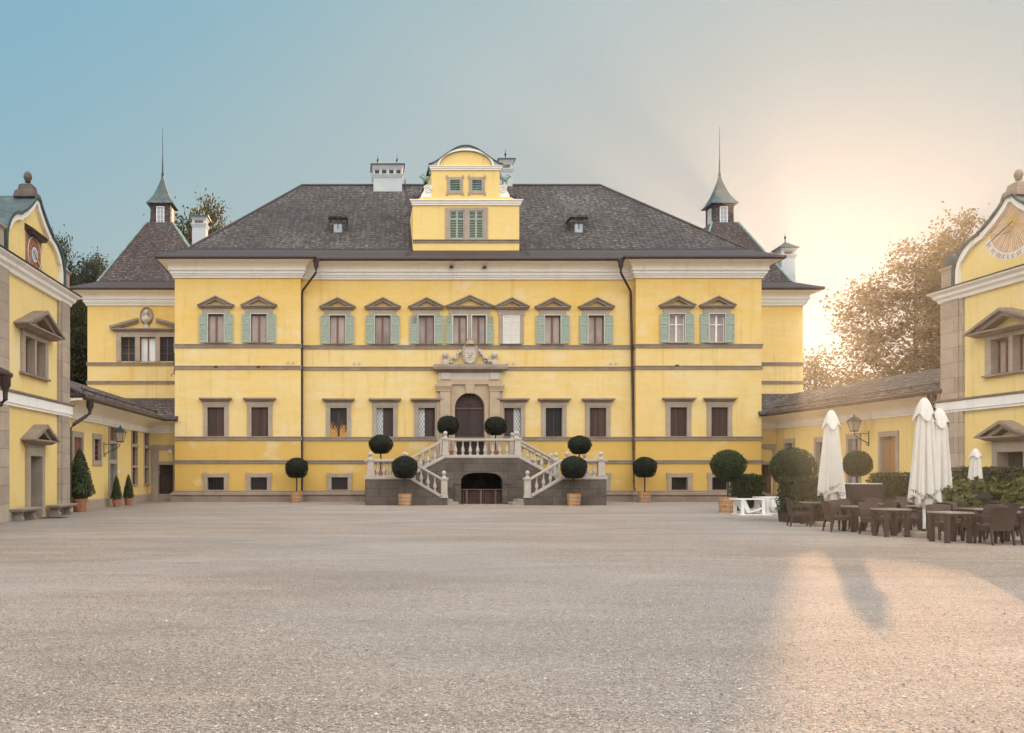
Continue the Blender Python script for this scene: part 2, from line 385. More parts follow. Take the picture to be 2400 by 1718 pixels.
def _gravel():
    m, nt, b = newmat('courtyard_gravel')
    v = mapped(nt)
    vo = N(nt, 'ShaderNodeTexVoronoi', Scale=46.0); nt.links.new(v, vo.inputs['Vector'])
    vo2 = N(nt, 'ShaderNodeTexVoronoi', Scale=17.0); nt.links.new(v, vo2.inputs['Vector'])
    sp = N(nt, 'ShaderNodeSeparateColor'); nt.links.new(vo.outputs['Color'], sp.inputs[0])
    stones = ramp(nt, sp.outputs[0], [(0, (0.287, 0.216, 0.165)), (.3, (0.441, 0.340, 0.264)), (.6, (0.538, 0.432, 0.345)), (.86, (0.636, 0.514, 0.413)), (1, (0.808, 0.670, 0.558))])
    fine = noise(nt, v, 140, 3, .7)
    col = mix(nt, ramp(nt, fine, [(.32, (.75,) * 3), (.52, (0, 0, 0))]), stones, (0.207, 0.156, 0.121))
    drift = noise(nt, mapped(nt, (.35, 1.1, 1)), 1, 6, .65, .4)
    col = mix(nt, ramp(nt, drift, [(.5, (0, 0, 0)), (.72, (.55,) * 3)]), col, (0.612, 0.493, 0.388))
    drift2 = noise(nt, mapped(nt, (.9, 3.2, 1)), 1, 5, .7, .3)
    col = mix(nt, ramp(nt, drift2, [(.30, (.45,) * 3), (.46, (0, 0, 0))]), col, (0.300, 0.221, 0.165))
    big = noise(nt, v, .09, 4, .5)
    col = mix(nt, ramp(nt, big, [(.36, (0, 0, 0)), (.60, (.55,) * 3)]), col, (0.438, 0.419, 0.408))
    wear = noise(nt, mapped(nt, (.16, .42, 1)), 1, 5, .6, 1.0)
    col = mix(nt, ramp(nt, wear, [(.36, (.42,) * 3), (.5, (0, 0, 0))]), col, (0.324, 0.269, 0.226))
    col = mix(nt, ramp(nt, wear, [(.54, (0, 0, 0)), (.68, (.5,) * 3)]), col, (0.616, 0.531, 0.466))
    nt.links.new(col, b.inputs['Base Color']); b.inputs['Roughness'].default_value = .95
    b.inputs['Specular IOR Level'].default_value = .15
    h = math_n(nt, 'ADD', math_n(nt, 'MULTIPLY', vo.outputs['Distance'], -1.0), math_n(nt, 'MULTIPLY', vo2.outputs['Distance'], -.6))
    h = math_n(nt, 'ADD', h, math_n(nt, 'MULTIPLY', drift2, .9))
    bump(nt, b, h, 1.0, .05)
    return m
M['gravel'] = _gravel()
# ------------------------------------------------------------------ light settings
SUN_E, EXPOSURE = 4.3, 1.0
AIR, DUST, OZONE, SKY_STRENGTH = 1.0, 1.2, 1.5, .10
BACK_FILL = 14.5  # strength of the fill added to the unseen sky behind the camera
HAZE, HAZE_G = .00036, .78
def build_world(nt, sky, bg, sd):
    """hazy evening sky: a thin veil evens out the Nishita sky (its brightness graded through a ramp
    from blue to the pale warm glow), and an unseen bright fill is added overhead and in the east to light the shaded fronts"""
    gm = nt.nodes.new('ShaderNodeGamma'); gm.inputs[1].default_value = .50
    nt.links.new(mix(nt, 1, sky.outputs[0], (.17, .17, .17), 'MULTIPLY'), gm.inputs[0])
    sp = N(nt, 'ShaderNodeSeparateColor'); nt.links.new(gm.outputs[0], sp.inputs[0])
    f = math_n(nt, 'MULTIPLY', sp.outputs[0], .25)
    veil = ramp(nt, f, [(.05, (.155, .355, .53)), (.122, (.248, .458, .571)), (.162, (.37, .505, .54)), (.20, (.43, .525, .545)), (.286, (.46, .51, .505)), (.41, (.52, .525, .51)), (.55, (.62, .595, .56)), (.8, (.85, .80, .73))])
    veil = mix(nt, 1, veil, (5, 5, 5), 'MULTIPLY')
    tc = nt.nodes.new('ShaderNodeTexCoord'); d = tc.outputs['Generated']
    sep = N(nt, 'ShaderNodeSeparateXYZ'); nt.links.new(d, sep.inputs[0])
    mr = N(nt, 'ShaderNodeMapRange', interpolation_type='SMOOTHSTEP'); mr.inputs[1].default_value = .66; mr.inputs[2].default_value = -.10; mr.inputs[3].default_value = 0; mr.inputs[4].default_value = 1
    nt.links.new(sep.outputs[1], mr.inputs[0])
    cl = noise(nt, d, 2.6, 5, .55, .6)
    sky_fill = ramp(nt, cl, [(.25, (.74, .75, .77)), (.7, (1, .97, .93))])  # mottled bright fill, added outside the view to light the fronts
    sky_fill = mix(nt, 1, sky_fill, (BACK_FILL, BACK_FILL, BACK_FILL), 'MULTIPLY')
    me = N(nt, 'ShaderNodeMapRange', interpolation_type='SMOOTHSTEP'); me.inputs[1].default_value = .02; me.inputs[2].default_value = .42; me.inputs[3].default_value = .22; me.inputs[4].default_value = 1  # added fill dimmed low down, keeping pane reflections dark
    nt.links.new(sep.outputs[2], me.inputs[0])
    sky_fill = mix(nt, 1, sky_fill, me.outputs[0], 'MULTIPLY')
    nt.links.new(mix(nt, mr.outputs[0], veil, sky_fill), bg.inputs[0]); bg.inputs[1].default_value = SKY_STRENGTH
# ================================================================== PALACE
YR, YC = 50.0, 50.45
FRr = Fr((0, YR, 0), (1, 0, 0), (0, -1, 0)); FRc = Fr((0, YC, 0), (1, 0, 0), (0, -1, 0))
XL, XLi, XRi, XR = -10.76, -3.38, 16.27, 23.62
YB = 65.0
AX = 6.43
palace = thing('palace', 'three storey yellow palace with green shutters, grey shingle roof and arched gable over its door', 'palace', (AX, 57, 0))

def win_px(px, ris): return X(px, YR if ris else YC)
UP = [(506.6, 1), (607, 1), (791, 0), (897, 0), (999, 0), (1198, 0), (1295, 0), (1396.6, 0), (1586, 1), (1680, 1)]
LO = [(506, 1), (609, 1), (793.5, 0), (902, 0), (1000, 0), (1201, 0), (1298, 0), (1401, 0), (1590, 1), (1686, 1)]
BA = [(506, 1), (607, 1), (796, 0), (1401, 0), (1592, 1), (1687, 1)]
UPC = X(1100, YC)
ZU0, ZU1 = 9.32, 10.99; ZL0, ZL1 = 3.84, 5.535; ZB0, ZB1 = .70, 1.435
hw, hwl, hwb = .475, .49, .48
holes_r, holes_c = [], []
for L, h, z0, z1 in ((UP, hw, ZU0, ZU1), (LO, hwl, ZL0, ZL1), (BA, hwb, ZB0, ZB1)):
    for px, r in L:
        u = win_px(px, r); (holes_r if r else holes_c).append((u - h, u + h, z0, z1))
for d in (-.56, .56): holes_c.append((UPC + d - .42, UPC + d + .42, ZU0, ZU1))
DX = X(1100.5, YC)                        # door axis
holes_c.append((DX - 1.25, DX + 1.25, 2.6, 6.75))
ZT = 13.2
mb = MB()
mb.sheet(FRr, XL, XLi, 0, ZT, holes_r); mb.sheet(FRr, XRi, XR, 0, ZT, holes_r); mb.sheet(FRc, XLi, XRi, 0, ZT, holes_c)
for x in (XLi, XRi): mb.face([(x, YR, 0), (x, YC, 0), (x, YC, ZT), (x, YR, ZT)])
for x in (XL, XR): mb.face([(x, YR, 0), (x, YB, 0), (x, YB, ZT), (x, YR, ZT)])
mb.face([(XL, YB, 0), (XR, YB, 0), (XR, YB, ZT), (XL, YB, ZT)])
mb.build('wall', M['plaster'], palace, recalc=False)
# bands of stone across the front
segs = ((FRr, XL, XLi), (FRc, XLi, XRi), (FRr, XRi, XR))
for z0, z1 in ((9.02, 9.24), (7.76, 7.97), (3.60, 3.82), (2.25, 2.445)):
    mb = MB()
    for fr, a, b in segs:
        k0, k1 = (1, 1) if fr is FRr else (-1, -1)
        prof = [(0, z0), (.06, z0), (.06, z1 - .05), (.085, z1 - .05), (.085, z1), (0, z1)]
        mb.mould(fr, a, b, prof, k0, k1)
    for x, dz in ((XLi, 1), (XRi, -1)):
        fr = Fr((x, YR, 0), (0, 1, 0), (dz, 0, 0)); mb.mould(fr, 0, .45, prof, 1, -1)
    mb.build('string_course', M['trim'], palace)
mb = MB()
pl = [(0, -.2), (.22, -.2), (.22, .30), (.17, .30), (.17, .34), (.24, .40), (.20, .52), (.10, .56), (.09, .65), (0, .65)]
for fr, a, b in segs:
    k = 1 if fr is FRr else -1
    mb.mould(fr, a, b, pl, k, k)
for x, dz in ((XLi, 1), (XRi, -1)):
    mb.mould(Fr((x, YR, 0), (0, 1, 0), (dz, 0, 0)), 0, .45, pl, 1, -1)
mb.build('plinth', M['trim'], palace)
# cornice, coved eaves, gutter
cor = [(0, 13.11), (.10, 13.11), (.10, 13.18), (.17, 13.24), (.17, 13.33), (.24, 13.33), (.24, 13.44), (.34, 13.52), (.34, 13.60), (0, 13.60)]
cove = [(.0, 13.60), (.30, 13.60)] + [(.30 + .58 * (1 - math.cos(t)), 13.60 + .42 * math.sin(t)) for t in [PI / 2 * i / 7 for i in range(1, 8)]] + [(.9, 14.06), (0, 14.06)]
def around(mb, prof):
    for fr, a, b in segs:
        k = 1 if fr is FRr else -1
        mb.mould(fr, a, b, prof, k, k)
    for x, dz in ((XLi, 1), (XRi, -1)): mb.mould(Fr((x, YR, 0), (0, 1, 0), (dz, 0, 0)), 0, .45, prof, 1, -1)
    for x, dz in ((XL, -1), (XR, 1)): mb.mould(Fr((x, YR, 0), (0, 1, 0), (dz, 0, 0)), 0, YB - YR, prof, 1, 1)
mb = MB(); around(mb, cor); mb.build('cornice', M['white'], palace)
mb = MB(); around(mb, cove); mb.build('eaves_cove', M['cove'], palace)
mb = MB()
gut = [(.90 + .085 * math.cos(t), 14.12 + .12 * math.sin(t)) for t in [PI * 2 * i / 12 for i in range(12)]]
around(mb, gut); mb.build('gutter', M['gutter'], palace, smooth=True)
# hipped roof with kicked eaves
ye, yk, yr = YR - .96, YR + .55, 57.3
zek, zk, zr = 14.2, 14.92, 21.0
x0, x1 = XL - .96, XR + .96
ybk, ybe = 2 * yr - yk, 2 * yr - ye
xa, xb = XL + .55, XR - .55
rx0, rx1 = X(706.6, yr), X(1406.7, yr)
mb = MB(); mb.cur = 0
K = [(xa, yk, zk), (xb, yk, zk), (xb, ybk, zk), (xa, ybk, zk)]; r0, r1 = (rx0, yr, zr), (rx1, yr, zr)
mb.face([K[0], K[1], r1, r0]); mb.face([K[1], K[2], r1]); mb.face([K[2], K[3], r0, r1]); mb.face([K[3], K[0], r0])
mb.cur = 1
ce = ye + .45
E = [(x0, ye, zek), (x1, ye, zek), (x1, ybe, zek), (x0, ybe, zek)]
il, ir = XLi + .96, XRi - .96
for q in ([E[0], (il, ye, zek), (il - 1.3, yk, zk), K[0]], [(il, ye, zek), (il, ce, zek), (il - 1.3, yk, zk)],
          [(il, ce, zek), (ir, ce, zek), (ir + 1.3, yk, zk), (il - 1.3, yk, zk)], [(ir, ce, zek), (ir, ye, zek), (ir + 1.3, yk, zk)],
          [(ir, ye, zek), E[1], K[1], (ir + 1.3, yk, zk)], [E[1], E[2], K[2], K[1]], [E[2], E[3], K[3], K[2]], [E[3], E[0], K[0], K[3]]):
    mb.face(q)
# boards along the kick and the ridge tiles
mb.box(W, xa, il - 1.3, yk - .06, yk + .03, zk - .07, zk + .05); mb.box(W, ir + 1.3, xb, yk - .06, yk + .03, zk - .07, zk + .05)
mb.box(W, il - 1.3, ir + 1.3, yk - .06, yk + .03, zk - .07, zk + .05)
mb.tube([K[0], r0], .09, 6); mb.tube([K[1], r1], .09, 6); mb.tube([r0, r1], .10, 6)
mb.box(W, x0, il, ye - .0, ye + .08, 14.06, zek + .02); mb.box(W, ir, x1, ye, ye + .08, 14.06, zek + .02); mb.box(W, il, ir, ce, ce + .08, 14.06, zek + .02)
roof = mb.build('roof', [M['roof'], M['roofdark']], palace, recalc=False)

def slats(mb, fr, u0, u1, z0, z1, v, n, th=.5):
    h = (z1 - z0) / n
    for i in range(n):
        z = z0 + i * h
        mb.mould(fr, u0, u1, [(v + .008, z + h * .12), (v + .034, z + h * .05), (v + .034, z + h * (.05 + .25)), (v + .008, z + h * (th + .42))])
def shutter_mb(fr, u0, u1, z0, z1, v, back=True, mid=.66, n=(5, 11), open_top=False, th=.5):
    mb = MB(); f = .05; zm = z0 + (z1 - z0) * mid
    for a, b in ((u0, u0 + f), (u1 - f, u1)): mb.box(fr, a, b, v, v + .045, z0, z1)
    for a, b in ((z0, z0 + .07), (zm - .03, zm + .03), (z1 - .06, z1)): mb.box(fr, u0 + f, u1 - f, v + .002, v + .043, a, b)
    if back: mb.box(fr, u0 + f, u1 - f, v, v + .006, z0 + .07, zm - .03 if open_top else z1 - .06)
    slats(mb, fr, u0 + f, u1 - f, z0 + .07, zm - .03, v, n[1], th); slats(mb, fr, u0 + f, u1 - f, zm + .03, z1 - .06, v, n[0], th if not open_top else min(th, .1))
    return mb
def pediment_mb(fr, u, w, zb, za, yellow=True):
    """triangular pediment on a ledge; w is its half width"""
    mb = MB(); lw = w - .13
    mb.cap(fr, u - lw, u + lw, zb, zb + .17, .14, .26, .10)
    z0 = zb + .172
    def chev(hw_, za_, t, k, v1):
        mb.prism(fr, [(u - hw_, z0), (u, za_), (u + hw_, z0), (u + hw_ - k, z0), (u, za_ - t), (u - hw_ + k, z0)], 0, v1)
    sl = (za - z0) / w
    chev(w, za, .085, .085 / sl, .30)
    chev(w - .086 / sl, za - .086, .15, .15 / sl, .22)
    return mb
def mullion_mb(fr, u0, u1, z0, z1, v, w=.055, cross=False):
    mb = MB(); c = (u0 + u1) / 2
    mb.box(fr, u0, u0 + w, v, v + .06, z0, z1); mb.box(fr, u1 - w, u1, v, v + .06, z0, z1)
    mb.box(fr, u0 + w, u1 - w, v, v + .058, z1 - w * 1.3, z1); mb.box(fr, u0 + w, u1 - w, v, v + .058, z0, z0 + w)
    mb.box(fr, c - w, c + w, v + .003, v + .075, z0 + w, z1 - w * 1.3)
    if cross:
        zz = z0 + (z1 - z0) * .64
        mb.box(fr, u0 + w, c - w, v + .004, v + .054, zz - .03, zz + .03); mb.box(fr, c + w, u1 - w, v + .004, v + .054, zz - .03, zz + .03)
    return mb
def pane(fr, u0, u1, z0, z1, v, mat, parent, label=None):
    mb = MB(); mb.box(fr, u0, u1, v - .03, v, z0, z1)
    return mb.build('pane', mat, parent, label=label)
def reveal(mb, fr, u0, u1, z0, z1, d=.22, t=.03):
    mb.box(fr, u0 - t, u0, -d, .004, z0, z1); mb.box(fr, u1, u1 + t, -d, .004, z0, z1)
    mb.box(fr, u0 - t, u1 + t, -d, .004, z1, z1 + t); mb.box(fr, u0 - t, u1 + t, -d, .004, z0 - t, z0)

def upper_window(px, ris, kind):
    fr = FRr if ris else FRc; u = win_px(px, ris); h = hw
    mb = MB()
    mb.box(fr, u - .79, u + .79, 0, .07, ZU1 + .02, 11.33)                     # lintel stone
    for s in (-1, 1):
        a, b = sorted((u + s * h, u + s * .74)); mb.box(fr, a, b, 0, .05, ZU0, ZU1 + .018)
    reveal(mb, fr, u - h, u + h, ZU0, ZU1)
    w = mb.build('window', M['stone'], palace)
    mb = MB(); mb.cap(fr, u - .60, u + .60, ZU0 - .085, ZU0 - .004, .10, .17, .05); mb.build('sill', M['trim'], w)
    pediment_mb(fr, u, 1.085, 11.33, 12.04).build('pediment', M['trim'], w)
    if kind == 'closed':
        shutter_mb(fr, u - .50, u - .005, ZU0 - .0, ZU1 - .0, .052, n=(4, 12), mid=.78).build('shutter', M['shutterw'], w, label='closed white louvred shutter')
        shutter_mb(fr, u + .005, u + .50, ZU0 - .0, ZU1 - .0, .052, n=(4, 12), mid=.78).build('shutter', M['shutterw'], w, label='closed white louvred shutter')
        pane(fr, u - h, u + h, ZU0, ZU1, -.12, M['darkpane'], w)
        return
    mb = MB()
    for a, b in ((u - h - .03, u - h + .012), (u + h - .012, u + h + .03)): mb.box(fr, a, b, .051, .11, ZU0, ZU1)
    mb.box(fr, u - h - .03, u + h + .03, .05, .112, ZU1 + .001, ZU1 + .045)
    mb.build('frame', M['lining'], w)
    shutter_mb(fr, u - .985, u - h - .05, ZU0, ZU1, .075, open_top=(kind == 'top')).build('shutter', M['shutter'], w)
    shutter_mb(fr, u + h + .05, u + .985, ZU0, ZU1, .075).build('shutter', M['shutter'], w)
    pane(fr, u - h, u + h, ZU0, ZU1, -.16, M['curtain' if int(px) % 3 else 'curtain2'], w)
    mullion_mb(fr, u - h, u + h, ZU0, ZU1, -.16, cross=(kind == 'cross')).build('sash', M['whitepaint'] if kind == 'cross' else M['mullion'], w)
    if kind == 'top':
        pass
for (px, r), k in zip(UP, ('n', 'n', 'n', 'n', 'top', 'closed', 'n', 'n', 'cross', 'cross')): upper_window(px, r, k)
# the double window in the middle
fr = FRc; u = UPC; mb = MB()
mb.box(fr, u - 1.22, u + 1.22, 0, .07, ZU1 + .02, 11.36); mb.box(fr, u - .14, u + .14, 0, .06, ZU0, ZU1 + .018)
for d in (-.56, .56): reveal(mb, fr, u + d - .42, u + d + .42, ZU0, ZU1)
w = mb.build('window', M['stone'], palace, label='double window under the widest pediment')
mb = MB(); mb.cap(fr, u - 1.1, u + 1.1, ZU0 - .085, ZU0 - .004, .10, .17, .05); mb.build('sill', M['trim'], w)
pediment_mb(fr, u, 1.43, 11.37, 12.18).build('pediment', M['trim'], w)
for d in (-.56, .56):
    mb = MB(); mb.box(fr, u + d - .46, u + d - .405, .051, .11, ZU0, ZU1); mb.box(fr, u + d + .405, u + d + .46, .051, .11, ZU0, ZU1)
    mb.box(fr, u + d - .46, u + d + .46, .05, .112, ZU1 + .001, ZU1 + .05); mb.build('frame', M['lining'], w)
    pane(fr, u + d - .42, u + d + .42, ZU0, ZU1, -.16, M['curtain'], w)
    mullion_mb(fr, u + d - .42, u + d + .42, ZU0, ZU1, -.16).build('sash', M['mullion'], w)
shutter_mb(fr, u - 1.42, u - 1.03, ZU0, ZU1, .075, open_top=True).build('shutter', M['shutter'], w)
shutter_mb(fr, u + 1.03, u + 1.42, ZU0, ZU1, .075, open_top=True).build('shutter', M['shutter'], w)

def lattice_mb(fr, u0, u1, z0, z1, v, du=.17, dz=.30, w=.016):
    mb = MB(); k = dz / du; H = z1 - z0; Wd = u1 - u0
    n = int((Wd + H / k) / du) + 2
    for i in range(-n, n + 1):
        for sgn in (1, -1):
            ua = u0 + i * du
            pts = []
            lo, hi = 0.0, 1.0
            a = (ua, z0); b = (ua + sgn * H / k, z1)
            du_ = b[0] - a[0]
            for p, q in ((-du_, a[0] - u0), (du_, u1 - a[0])):
                if abs(p) < 1e-9: continue
                t = q / p
                if p < 0: lo = max(lo, t)
                else: hi = min(hi, t)
            if hi - lo > .01:
                mb.bar(fr, (a[0] + du_ * lo, z0 + H * lo), (a[0] + du_ * hi, z0 + H * hi), w, v + (.0 if sgn > 0 else .004), v + .014 + (.0 if sgn > 0 else .004))
    return mb
def lower_window(px, ris, kind):
    fr = FRr if ris else FRc; u = win_px(px, ris); h = hwl
    mb = MB()
    for s in (-1, 1):
        a, b = sorted((u + s * h, u + s * .735)); mb.box(fr, a, b, 0, .07, ZL0 - .02, ZL1)
    mb.box(fr, u - .735, u + .735, 0, .075, ZL1, 5.85)
    mb.box(fr, u - .76, u + .76, 0, .095, ZL1 + .09, 5.852)
    reveal(mb, fr, u - h, u + h, ZL0, ZL1, .28)
    w = mb.build('window', M['stone'], palace)
    mb = MB(); mb.cap(fr, u - .78, u + .78, 5.854, 6.08, .12, .30); mb.build('hood', M['trim'], w)
    if kind == 'plank':
        mb = MB(); mb.box(fr, u - h, u - .006, -.12, -.08, ZL0, ZL1); mb.build('shutter', M['brown'], w)
        mb = MB(); mb.box(fr, u + .006, u + h, -.12, -.08, ZL0, ZL1); mb.build('shutter', M['brown'], w)
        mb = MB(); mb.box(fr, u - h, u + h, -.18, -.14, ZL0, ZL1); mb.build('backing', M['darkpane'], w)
        return
    if kind == 'sunglow':
        pane(fr, u - h, u + h, ZL0, ZL1, -.2, M['sunglow'], w, 'leaded pane, amber sunlight put in as glow')
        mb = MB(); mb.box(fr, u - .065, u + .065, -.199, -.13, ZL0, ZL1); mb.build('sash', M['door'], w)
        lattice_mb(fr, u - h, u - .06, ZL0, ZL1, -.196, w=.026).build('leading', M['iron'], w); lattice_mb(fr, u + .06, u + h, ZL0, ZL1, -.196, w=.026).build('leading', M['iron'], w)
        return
    s = -1 if kind == 'latl' else 1
    a, b = sorted((u + s * h, u + s * .1))
    pane(fr, u - h, u + h, ZL0, ZL1, -.2, M['darkpane'], w)
    if kind != 'dark':
        mb = MB(); mb.box(fr, a, b, -.199, -.185, ZL0, ZL1); mb.build('curtain', M['whitepane'], w)
        lattice_mb(fr, a, b, ZL0, ZL1, -.183).build('leading', M['iron'], w)
        c, d = sorted((u + s * .1, u - s * h)); mb = MB(); mb.box(fr, c, d, -.197, -.17, ZL0, ZL1); mb.build('sash', M['door'], w)
    else:
        mb = MB(); mb.box(fr, u - .04, u + .04, -.199, -.14, ZL0, ZL1); mb.build('sash', M['door'], w)
        lattice_mb(fr, u - h, u + h, ZL0, ZL1, -.196, .14, .24, .012).build('leading', M['iron'], w)
for (px, r), k in zip(LO, ('plank', 'plank', 'sunglow', 'latl', 'latl', 'latr', 'dark', 'plank', 'plank', 'plank')): lower_window(px, r, k)
def basement_window(px, ris):
    fr = FRr if ris else FRc; u = win_px(px, ris); h = hwb; mb = MB()
    for s in (-1, 1):
        a, b = sorted((u + s * h, u + s * .72)); mb.box(fr, a, b, 0, .10, .651, ZB1)
        a, b = sorted((u + s * .50, u + s * .76)); mb.box(fr, a, b, .0, .112, ZB1 - .02, 1.70)
    mb.box(fr, u - .5, u + .5, 0, .098, ZB1, 1.66); mb.box(fr, u - h, u + h, 0, .098, .652, ZB0)
    reveal(mb, fr, u - h, u + h, ZB0, ZB1, .3)
    w = mb.build('basement_window', M['stone'], palace)
    pane(fr, u - h, u + h, ZB0, ZB1, -.24, M['darkpane'], w)
    mb = MB()
    for i in range(1, 6): mb.box(fr, u - h + i * 2 * h / 6 - .012, u - h + i * 2 * h / 6 + .012, -.16, -.135, ZB0, ZB1)
    mb.build('grille', M['iron'], w)
for px, r in BA: basement_window(px, r)
# pairs of pale metal caps and the dark vents
for px, ris in ((681, 1), (836, 0), (1197, 0), (1437, 0)):
    fr = FRr if ris else FRc; u = win_px(px, ris)
    for d in (-.15, .15):
        mb = MB(); mb.frus(fr, (u + d - .08, u + d + .08, 0, .03), 8.08, (u + d - .06, u + d + .06, 0, .05), 8.22); mb.build('anchor_plate', M['portalpale'], palace)
for px, py, ris in ((506.6, 860, 1), (605.6, 860, 1), (1056, 630, 0), (1133, 631, 0), (1586, 857, 1)):
    fr = FRr if ris else FRc; u = win_px(px, ris); z = Z(py, YR if ris else YC); d = .62 if py < 700 else .086
    mb = MB(); mb.box(fr, u - .1, u + .1, d - .3, d + .006, z - .045, z + .045); mb.build('vent', M['iron'], palace)

# ------------------------------------------------------------------ portal
fr = FRc; c = DX; s_ = 2000 / YC
mb = MB()
OR, ZS = X(1135.3, YC) - DX, Z(956, YC)            # arch radius, spring line
ZF = 2.62
def arch_pts(r, n=18): return [(c + r * math.cos(PI * i / n), ZS + r * math.sin(PI * i / n)) for i in range(n + 1)]
ih = X(1147, YC) - DX; zat = Z(901, YC)
poly = [(c + ih, ZF), (c + ih, zat), (c - ih, zat), (c - ih, ZF), (c - OR, ZF)] + arch_pts(OR)[::-1] + [(c + OR, ZF)]
mb.prism(fr, poly, -.4, .10)
portal = mb.build('portal', M['portal'], palace)
mb = MB(); rr = OR + .20; A = arch_pts(rr); B = arch_pts(OR + .005)
mb.prism(fr, [(c + rr, ZF), ] + A + [(c - rr, ZF), (c - OR - .005, ZF)] + B[::-1] + [(c + OR + .005, ZF)], .095, .125); mb.build('archivolt', M['portal'], portal)
for s in (-1, 1):
    mb = MB()
    a, b = sorted((c + s * ih, c + s * (X(1170, YC) - DX))); mb.box(fr, a, b, 0, .26, ZF, 6.55)
    a2, b2 = sorted((c + s * (X(1170, YC) - DX), c + s * (X(1177.5, YC) - DX))); mb.box(fr, a2, b2, 0, .14, ZF, 6.55)
    for z in (3.35, 3.95, 4.55, 5.1, 5.6, 6.1): mb.box(fr, a - .0, b + .0, .255, .268, z + .02, z + (.53 if z < 5.6 else .45))
    lo, hi = sorted((c + s * (ih - .02), c + s * (X(1177.5, YC) - DX)))
    mb.cap(fr, lo, hi, 6.56, 6.90, .27, .36, .08); mb.box(fr, lo - .03, hi + .03, 0, .30, 6.50, 6.555)
    mb.build('pilaster', M['portal'], portal)
mb = MB(); e0 = X(1174.5, YC) - DX
mb.box(fr, c - e0, c + e0, 0, .20, 6.905, Z(890.5, YC)); mb.build('architrave', M['portal'], portal)
mb = MB(); mb.box(fr, c - e0 - .0, c + e0, 0, .19, Z(890.3, YC), Z(874.5, YC))
for s in (-1, 1):
    a, b = sorted((c + s * (ih + .0), c + s * (ih + .52))); mb.box(fr, a, b, .18, .275, Z(890.2, YC), Z(874.6, YC))
mb.build('frieze', M['portalpale'], portal)
mb = MB(); mb.frus(fr, (c - e0, c + e0, 0, .22), Z(874.3, YC), (c - e0 - .28, c + e0 + .28, 0, .46), Z(867.3, YC))
mb.box(fr, c - e0 - .33, c + e0 + .33, 0, .50, Z(867.2, YC), Z(862, YC)); mb.frus(fr, (c - e0 - .33, c + e0 + .33, 0, .50), Z(861.9, YC), (c - e0 - .26, c + e0 + .26, 0, .42), Z(855.5, YC))
mb.build('entablature', M['trim'], portal)
mb = MB(); kz = Z(901.5, YC); mb.prism(fr, [(c - .19, ZS + OR - .03), (c + .19, ZS + OR - .03), (c + .30, kz), (c - .30, kz)], .05, .19); mb.build('keystone', M['portal'], portal)
# door leaves and fan light
mb = MB(); mb.prism(fr, [(c - OR, ZS + .03)] + [(c + .0 + (OR - .0) * math.cos(PI * i / 18), ZS + .03 + (OR - .03) * math.sin(PI * i / 18)) for i in range(18, -1, -1)], -.34, -.30)
door = mb.build('door', M['door'], palace)
mb = MB()
for i in range(1, 12):
    t = PI * i / 12; mb.bar(fr, (c + .25 * math.cos(t), ZS + .05 + .25 * math.sin(t)), (c + (OR - .05) * math.cos(t), ZS + .05 + (OR - .05) * math.sin(t)), .045, -.301, -.26)
mb.build('fanlight_bars', M['brown2'], door)
mb = MB(); mb.box(fr, c - OR, c + OR, -.32, -.22, ZS - .07, ZS + .028); mb.build('transom', M['brown2'], door)
for s in (-1, 1):
    mb = MB(); a, b = sorted((c + s * .008, c + s * (OR + .005))); mb.box(fr, a, b, -.34, -.29, ZF, ZS - .072)
    for z0, z1 in ((ZF + .15, 3.3), (3.42, ZS - .2)):
        mb.box(fr, a + .12, b - .12, -.291, -.27, z0, z1)
    mb.build('door_leaf', M['door'], door)
# coat of arms with garlands, two stone balls
ZE = Z(855.5, YC) + .003
mb = MB(); yv = .2
sh = [(math.sin(t) * .43 * (1 - .12 * math.cos(t)), .62 - math.cos(t) * .60) for t in [2 * PI * i / 28 for i in range(28)]]
mb.prism(fr, [(c + a, ZE + .02 + b) for a, b in sh], 0.0, .26)
crest = mb.build('coat_of_arms', M['portal'], portal)
mb = MB(); mb.prism(fr, [(c + a * .78, ZE + .06 + b * .86) for a, b in sh], .258, .30)
for i in range(26):
    t = 2 * PI * i / 26; mb.ball(fr.p(c + math.sin(t) * .41, .25, ZE + .64 - math.cos(t) * .57), .055, 6)
for dx, dz, r in ((0, .55, .09), (-.1, .42, .07), (.12, .68, .07), (0, .3, .06), (-.12, .7, .06), (.1, .4, .05)): mb.ball(fr.p(c + dx, .30, ZE + dz), r, 8, .8)
mb.build('shield_relief', M['portalpale'], crest)
mb = MB(); mb.lathe(fr.p(c, .22, ZE + 1.16), [(.36, 0), (.37, .03), (.25, .06), (.23, .2), (.12, .27), (.02, .29)], 16)
for s in (-1, 1):
    mb.tube([fr.p(c + s * .3, .25, ZE + 1.17), fr.p(c + s * .42, .25, ZE + 1.0), fr.p(c + s * .46, .25, ZE + .8), fr.p(c + s * .38, .25, ZE + .6)], .035, 6)
    for j in range(5): mb.ball(fr.p(c + s * (.44 - .02 * j), .26, ZE + .95 - j * .1), .045, 6)
for a in (30, 90, 150, 60, 120): mb.bar(fr, (c, ZE + 1.47), (c + .24 * math.cos(R(a)), ZE + 1.47 + .12 * math.sin(R(a))), .03, .2, .26)
mb.build('prelate_hat', M['portal'], crest)
